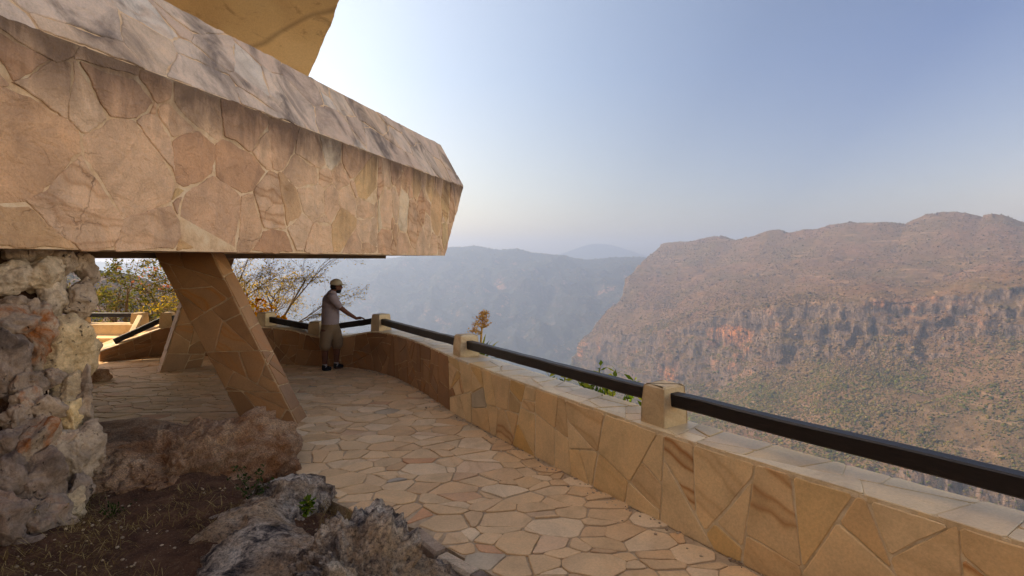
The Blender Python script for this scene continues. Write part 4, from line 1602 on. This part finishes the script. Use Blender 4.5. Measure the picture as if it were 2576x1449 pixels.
rid = [(1668, 613), (1700, 606), (1740, 604), (1790, 592), (1820, 592), (1850, 601), (1900, 590), (1940, 577), (1985, 584), (2030, 574), (2065, 573), (2090, 562), (2130, 557), (2180, 557), (2215, 555), (2250, 556), (2280, 562), (2310, 546), (2350, 534), (2390, 530), (2430, 534), (2470, 544), (2500, 537), (2530, 540), (2560, 552), (2600, 566), (2800, 560), (3300, 520)]
up1 = [(1606, 668), (1700, 668), (1800, 672), (1950, 665), (2100, 660), (2300, 655), (2576, 650), (3300, 630)]
up2 = [(1560, 750), (1700, 745), (1850, 718), (2000, 710), (2200, 700), (2400, 690), (2576, 680), (3300, 660)]
ct = [(1474, 850), (1560, 836), (1650, 832), (1750, 806), (1850, 778), (1960, 770), (2080, 762), (2200, 752), (2330, 748), (2450, 728), (2576, 716), (3300, 680)]
cb = [(1440, 903), (1520, 955), (1600, 975), (1700, 985), (1800, 968), (1900, 930), (2000, 915), (2100, 890), (2250, 905), (2330, 910), (2420, 890), (2500, 862), (2576, 842), (3300, 800)]
lm_ = [(1425, 960), (1550, 1020), (1720, 1060), (1900, 1030), (2100, 1010), (2300, 1010), (2576, 990), (3300, 970)]
lt = [(1405, 1015), (1560, 1030), (1720, 1075), (2000, 1135), (2300, 1185), (2576, 1225), (3300, 1350)]
lb = [(1390, 1200), (1560, 1250), (1720, 1350), (2000, 1400), (2300, 1500), (2576, 1600), (3300, 1900)]
D0 = lambda x: float(np.interp(x, [1450, 1670, 1900, 2200, 2576, 3300], [3300, 3000, 2500, 2150, 1800, 1600]))
DU = lambda x: D0(x) * .84
DV = lambda x: D0(x) * .72
DC = lambda x: float(np.interp(x, [1440, 1600, 1900, 2200, 2576, 3300], [2300, 1800, 1400, 1200, 1050, 950]))
DB = lambda x: DC(x) * .965
DL = lambda x: DC(x) * .84
DT = lambda x: DC(x) * .72
DZ = lambda x: DC(x) * .69
rows = [row([(x + 30, y + 60, D0(x) * 1.25) for x, y in rid]), row([(x, y, D0(x)) for x, y in rid]), row([(x, y, DU(x)) for x, y in up1]), row([(x, y, DV(x)) for x, y in up2]),
        row([(x, y, DC(x)) for x, y in ct]), row([(x, y, DB(x)) for x, y in cb]), row([(x, y, DL(x)) for x, y in lm_]), row([(x, y, DT(x)) for x, y in lt]), row([(x, y, DZ(x)) for x, y in lb])]
# fold the spur's end back away from the viewer
for k, r in enumerate(rows):
    u0, px, py, D = r[0]
    r[:] = [(0, px + 45, py + 30, D * 1.35)] + [(.06 + .94 * a[0], *a[1:]) for a in r]


def disp_r(v, u, p):
    q = p * .004
    a = 26 * mn.fractal(q, .9, 2, 4) * (.35 if v < 2 else 1)
    # ridge knolls stay small; cliffs get buttresses and gullies
    cl = max(0, 1 - abs(v - 4.55) / .9) + max(0, 1 - abs(v - 7.5) / .8)
    if cl > 0:
        w = Vector((p.x * .016, p.y * .016, p.z * .004))
        a += cl * (17 * mn.fractal(w, .8, 2.2, 5) + 7 * mn.ridged_multi_fractal(w * 2.3, .9, 2.1, 4, .9, 2) - 7)
        a += cl * 7 * mn.noise(Vector((p.x * .01, p.y * .01, p.z * .06)))
    a += 3.5 * mn.fractal(p * .03, .8, 2, 3)
    return a


gv_, gf_, gn_, shp = loft(rows, 420, [6, 30, 34, 36, 44, 30, 30, 24], disp_r, 1)
ro = mesh_obj('canyon_rim_slope', gv_, gf_, 'hill_near', None, None, True)
tag(ro, 'dry brown plateau slope with cliffs across the canyon', kind='structure')


def scatter(name, label, verts, faces, n, seed, size, sel, green, mat='scrub_leaf'):
    """Scrub over a slope: thousands of ragged bushes standing on the terrain."""
    rs = np.random.RandomState(seed)
    Vv = np.asarray(verts); Fq = np.array(faces)
    a, b, c, d_ = (Vv[Fq[:, k]] for k in range(4))
    cr = np.cross(c - a, d_ - b)
    ar = np.linalg.norm(cr, axis=1)
    nz = np.abs(cr[:, 2]) / (ar + 1e-9)
    ctr = (a + b + c + d_) / 4
    w = ar * sel(ctr, nz)
    idx = rs.choice(len(w), n, p=w / w.sum())
    s, t = rs.rand(n, 1), rs.rand(n, 1)
    P = (a[idx] * (1 - s) + b[idx] * s) * (1 - t) + (d_[idx] * (1 - s) + c[idx] * s) * t
    base, f = ICO[1]
    f = np.array(f)
    nvv = len(base)
    var = base[None] * (1 + rs.uniform(-.45, .35, (16, nvv, 1)))
    kind = rs.randint(0, 16, n)
    rad = size(P, rs)
    B_ = var[kind] * rad[:, None, None] * np.stack([rs.uniform(.8, 1.4, n), rs.uniform(.8, 1.4, n), rs.uniform(.55, 1.0, n)], 1)[:, None, :]
    B_[:, :, 2] += rad[:, None] * .35
    VV = (B_ + P[:, None, :]).reshape(-1, 3).astype(np.float32)
    FF = (f[None] + (np.arange(n) * nvv)[:, None, None]).reshape(-1, 3)
    me = bpy.data.meshes.new(name)
    me.vertices.add(len(VV)); me.vertices.foreach_set('co', VV.ravel())
    me.loops.add(FF.size); me.loops.foreach_set('vertex_index', FF.ravel().astype(np.int32))
    me.polygons.add(len(FF)); me.polygons.foreach_set('loop_start', (np.arange(len(FF)) * 3).astype(np.int32))
    me.materials.append(MATS[mat])
    g = green(P, rs)
    cc = np.zeros((len(FF), 4), np.float32); cc[:, 3] = 1
    cc[:, 0] = np.repeat(rs.rand(n), len(f)); cc[:, 1] = np.repeat(g, len(f))
    at_ = me.attributes.new('Col', 'FLOAT_COLOR', 'FACE'); at_.data.foreach_set('color', cc.ravel())
    me.update(calc_edges=True)
    o = bpy.data.objects.new(name, me); COL.objects.link(o)
    return tag(o, label, 'scrub', kind='stuff')


def npn(P, sc):
    return np.array([mn.fractal(Vector(p) * sc, .8, 2, 3) for p in P])


def sel_r(ctr, nz):
    k = np.clip((nz - .25) / .35, .25, 1)
    k *= np.clip(1.0 + 1.3 * npn(ctr, .006), .15, 2.2)
    pyr = HY - (ctr[:, 2] - EYE) / ctr[:, 1] * F
    return k * np.interp(pyr, [560, 720, 780, 900, 1100], [.35, .5, 1.5, 2.6, 3.2]) / (ctr[:, 1] / 1000) ** .5


def size_r(P, rs):
    return rs.uniform(.8, 2.3, len(P)) * np.where(rs.rand(len(P)) < .05, 2.0, 1.0) * np.interp(P[:, 1], [800, 1200, 2500], [.85, 1.0, 1.3])


def green_r(P, rs):
    pyr = HY - (P[:, 2] - EYE) / P[:, 1] * F
    low = np.interp(pyr, [740, 900, 1000], [.12, .55, .9])
    return np.clip(low + .5 * npn(P, .01) + rs.normal(0, .22, len(P)), 0, 1)


scatter('slope_scrub', 'dry leafless scrub and low trees covering the slope across the canyon', gv_, gf_, 110000, 5, size_r, sel_r, green_r)

# far canyon wall
fr_ = [(-400, 640), (100, 655), (400, 662), (700, 652), (840, 651), (960, 651), (1060, 640), (1110, 624), (1130, 620), (1160, 621), (1190, 616), (1215, 620), (1245, 626), (1270, 628), (1300, 623), (1330, 634), (1400, 640), (1450, 649), (1480, 653), (1530, 647), (1610, 645), (1760, 662), (2000, 690)]
fm1 = [(-400, 720), (800, 712), (1100, 700), (1400, 700), (1600, 700), (2000, 760)]
fm2 = [(-400, 800), (800, 800), (1100, 790), (1400, 780), (1600, 790), (2000, 800)]
fb = [(-400, 960), (800, 955), (1100, 950), (1400, 945), (1600, 940), (2000, 940)]
rows = [row([(x, y + 12, 6200) for x, y in fr_]), row([(x, y, 5000) for x, y in fr_]), row([(x, y, 4400) for x, y in fm1]), row([(x, y, 4000) for x, y in fm2]), row([(x, y, 3350) for x, y in fb])]


def disp_l(v, u, p):
    if v < .5:
        return 0
    k = min(1, max(0, v - 1) * 2)
    w = Vector((p.x * .0035, p.y * .0035, p.z * .0012))
    return k * (95 * mn.fractal(w, .85, 2.1, 5) + 26 * mn.ridged_multi_fractal(w * 1.6, .9, 2.1, 4, .9, 2) - 26) + 7 * mn.fractal(p * .012, .8, 2, 3)


gv2, gf2, gn2, _ = loft(rows, 380, [6, 34, 34, 46], disp_l, 2)
tag(mesh_obj('far_canyon_wall', gv2, gf2, 'hill_far', None, None, True), 'far hazy canyon wall closing the valley', kind='structure')
scatter('far_forest', 'far-off forest covering the hazy canyon wall', gv2, gf2, 14000, 8, lambda P, rs: rs.uniform(4, 8, len(P)), lambda c, nz: np.clip((nz - .2) / .3, .05, 1), lambda P, rs: np.clip(rs.normal(.5, .2, len(P)), 0, 1))

# distant mountain
mt = [(1250, 650), (1340, 648), (1400, 640), (1430, 630), (1455, 621), (1480, 613), (1500, 611), (1530, 613), (1560, 620), (1590, 630), (1615, 640), (1700, 652), (1900, 655)]
rows = [row([(x, y + 8, 10200) for x, y in mt]), row([(x, y, 9300) for x, y in mt]), row([(x, 760, 7600) for x, y in mt])]
gv3, gf3, _, _ = loft(rows, 120, [4, 40], lambda v, u, p: 0 if v < .5 else min(1, v - 1 + .1) * 160 * mn.fractal(p * .0012, .85, 2.1, 5), 3)
tag(mesh_obj('distant_mountain', gv3, gf3, 'hill_far', None, None, True), 'pale distant mountain almost lost in haze', kind='structure')

# near side-slope to the left, behind the trees
ls = [(-700, 650), (-200, 665), (150, 690), (330, 705), (420, 720), (480, 750), (560, 790), (640, 860), (700, 930)]
rows = [row([(x, y + 30, 620) for x, y in ls]), row([(x, y, 460) for x, y in ls]), row([(x - 60, y + 90, 330) for x, y in ls]), row([(x - 120, y + 260, 220) for x, y in ls])]
gv4, gf4, _, _ = loft(rows, 120, [4, 30, 40], lambda v, u, p: 9 * mn.fractal(p * .012, .85, 2.1, 5), 4)
tag(mesh_obj('side_slope', gv4, gf4, 'hill_near', None, None, True), 'scrubby near slope on the terrace side of the canyon', kind='structure')
scatter('side_scrub', 'grey leafless scrub on the near slope behind the trees', gv4, gf4, 5000, 9, lambda P, rs: rs.uniform(1.2, 3.0, len(P)), lambda c, nz: np.ones(len(nz)), lambda P, rs: np.clip(rs.normal(.3, .25, len(P)), 0, 1))

# canyon bottom, to the horizon
ZF = -760
tag(mesh_obj('canyon_floor', [(-8990, -2990, ZF), (8990, -2990, ZF), (8990, 10390, ZF), (-8990, 10390, ZF)], [(0, 1, 2, 3)], 'canyon_floor'), 'valley floor deep in the canyon', kind='structure')

# ================================================================== AIR
hz = bpy.data.materials.new('haze_air')
t = NT(hz)
pv = t.n('ShaderNodeVolumePrincipled')
pv.inputs['Color'].default_value = (.48, .60, .82, 1)
pv.inputs['Density'].default_value = .00023
pv.inputs['Anisotropy'].default_value = .5
t.t.links.new(pv.outputs[0], t.out.inputs['Volume'])
MATS['haze_air'] = hz
mb = MB()
x0, x1, y0, y1, z0, z1 = -9000, 9000, -3000, 10400, ZF - 1, 340
mb.hexa([Vector(p) for p in ((x0, y0, z0), (x1, y0, z0), (x1, y1, z0), (x0, y1, z0), (x0, y0, z1), (x1, y0, z1), (x1, y1, z1), (x0, y1, z1))])
tag(mb.build('haze', 'haze_air'), 'thin smoky haze filling the canyon air', 'haze', kind='stuff')

# ================================================================== LIGHT
SUN_AZ, SUN_EL = math.radians(-74), math.radians(40)     # azimuth from +Y towards +X
to_sun = Vector((math.sin(SUN_AZ) * math.cos(SUN_EL), math.cos(SUN_AZ) * math.cos(SUN_EL), math.sin(SUN_EL)))
L = bpy.data.lights.new('sun', 'SUN')
L.energy = 2.0
L.angle = math.radians(.6)
L.color = (1, .88, .72)
so = bpy.data.objects.new('sun', L)
COL.objects.link(so)
so.rotation_euler = to_sun.to_track_quat('Z', 'Y').to_euler()
wd = bpy.data.worlds.new('World')
SC.world = wd
wd.use_nodes = True
nt = wd.node_tree
nt.nodes.clear()
wo = nt.nodes.new('ShaderNodeOutputWorld')
bg = nt.nodes.new('ShaderNodeBackground')
sk = nt.nodes.new('ShaderNodeTexSky')
sk.sky_type = 'NISHITA'
sk.sun_disc = False
sk.sun_elevation = SUN_EL
sk.sun_rotation = SUN_AZ
sk.air_density = 1.0
sk.dust_density = 1.6
sk.ozone_density = 1.5
# clear-air dip a quarter turn from the sun, bright aureole round it
tc = nt.nodes.new('ShaderNodeTexCoord')
dp = nt.nodes.new('ShaderNodeVectorMath'); dp.operation = 'DOT_PRODUCT'
dp.inputs[1].default_value = to_sun
nt.links.new(tc.outputs['Generated'], dp.inputs[0])
mr = nt.nodes.new('ShaderNodeMapRange'); mr.inputs[1].default_value = -1; mr.inputs[2].default_value = 1
nt.links.new(dp.outputs['Value'], mr.inputs[0])
cr = nt.nodes.new('ShaderNodeValToRGB')
for k, (p_, c_) in enumerate([(.0, (3.6, 2.9, 2.2, 1)), (.23, (2.5, 2.0, 1.55, 1)), (.33, (.44, .41, .47, 1)), (.38, (.34, .34, .41, 1)), (.46, (.26, .28, .37, 1)), (.56, (.32, .33, .39, 1)), (.66, (.47, .46, .48, 1)), (.80, (.72, .67, .62, 1)), (1, (.78, .71, .63, 1))]):
    e = cr.color_ramp.elements[k] if k < 2 else cr.color_ramp.elements.new(p_)
    e.position = p_; e.color = c_
nt.links.new(mr.outputs[0], cr.inputs[0])
ml = nt.nodes.new('ShaderNodeMix'); ml.data_type = 'RGBA'; ml.blend_type = 'MULTIPLY'; ml.inputs[0].default_value = 1
nt.links.new(sk.outputs[0], ml.inputs[6]); nt.links.new(cr.outputs[0], ml.inputs[7])
sz = nt.nodes.new('ShaderNodeSeparateXYZ'); nt.links.new(tc.outputs['Generated'], sz.inputs[0])
c2 = nt.nodes.new('ShaderNodeValToRGB')      # dust layer low over the horizon
for k, (p_, c_) in enumerate([(0, (1.3, 1.05, .82, 1)), (.12, (1.15, 1.03, .92, 1)), (.32, (1, 1, 1, 1))]):
    e = c2.color_ramp.elements[k] if k < 2 else c2.color_ramp.elements.new(p_)
    e.position = p_; e.color = c_
nt.links.new(sz.outputs[2], c2.inputs[0])
m2 = nt.nodes.new('ShaderNodeMix'); m2.data_type = 'RGBA'; m2.blend_type = 'MULTIPLY'; m2.inputs[0].default_value = 1
nt.links.new(ml.outputs[2], m2.inputs[6]); nt.links.new(c2.outputs[0], m2.inputs[7])
nt.links.new(m2.outputs[2], bg.inputs[0])
bg.inputs[1].default_value = .10
nt.links.new(bg.outputs[0], wo.inputs[0])

# ================================================================== CAMERA
cd = bpy.data.cameras.new('camera')
cd.sensor_width = 36
cd.lens = F / 2576 * 36
cd.shift_y = (HY - 724.5) / 2576
cd.clip_start = .05
cd.clip_end = 40000
co = bpy.data.objects.new('camera', cd)
COL.objects.link(co)
co.location = (0, 0, EYE)
co.rotation_euler = (PI / 2, 0, 0)
SC.camera = co
vs = SC.view_settings
vs.view_transform = 'Standard'
vs.look = 'None'
vs.exposure = 2.15
vs.gamma = 1
vs.use_white_balance = True
vs.white_balance_temperature = 8000
vs.white_balance_tint = 11
SC.cycles.max_bounces = 8
SC.cycles.diffuse_bounces = 2
SC.cycles.volume_bounces = 1
SC.cycles.transparent_max_bounces = 6
SC.cycles.use_denoising = True
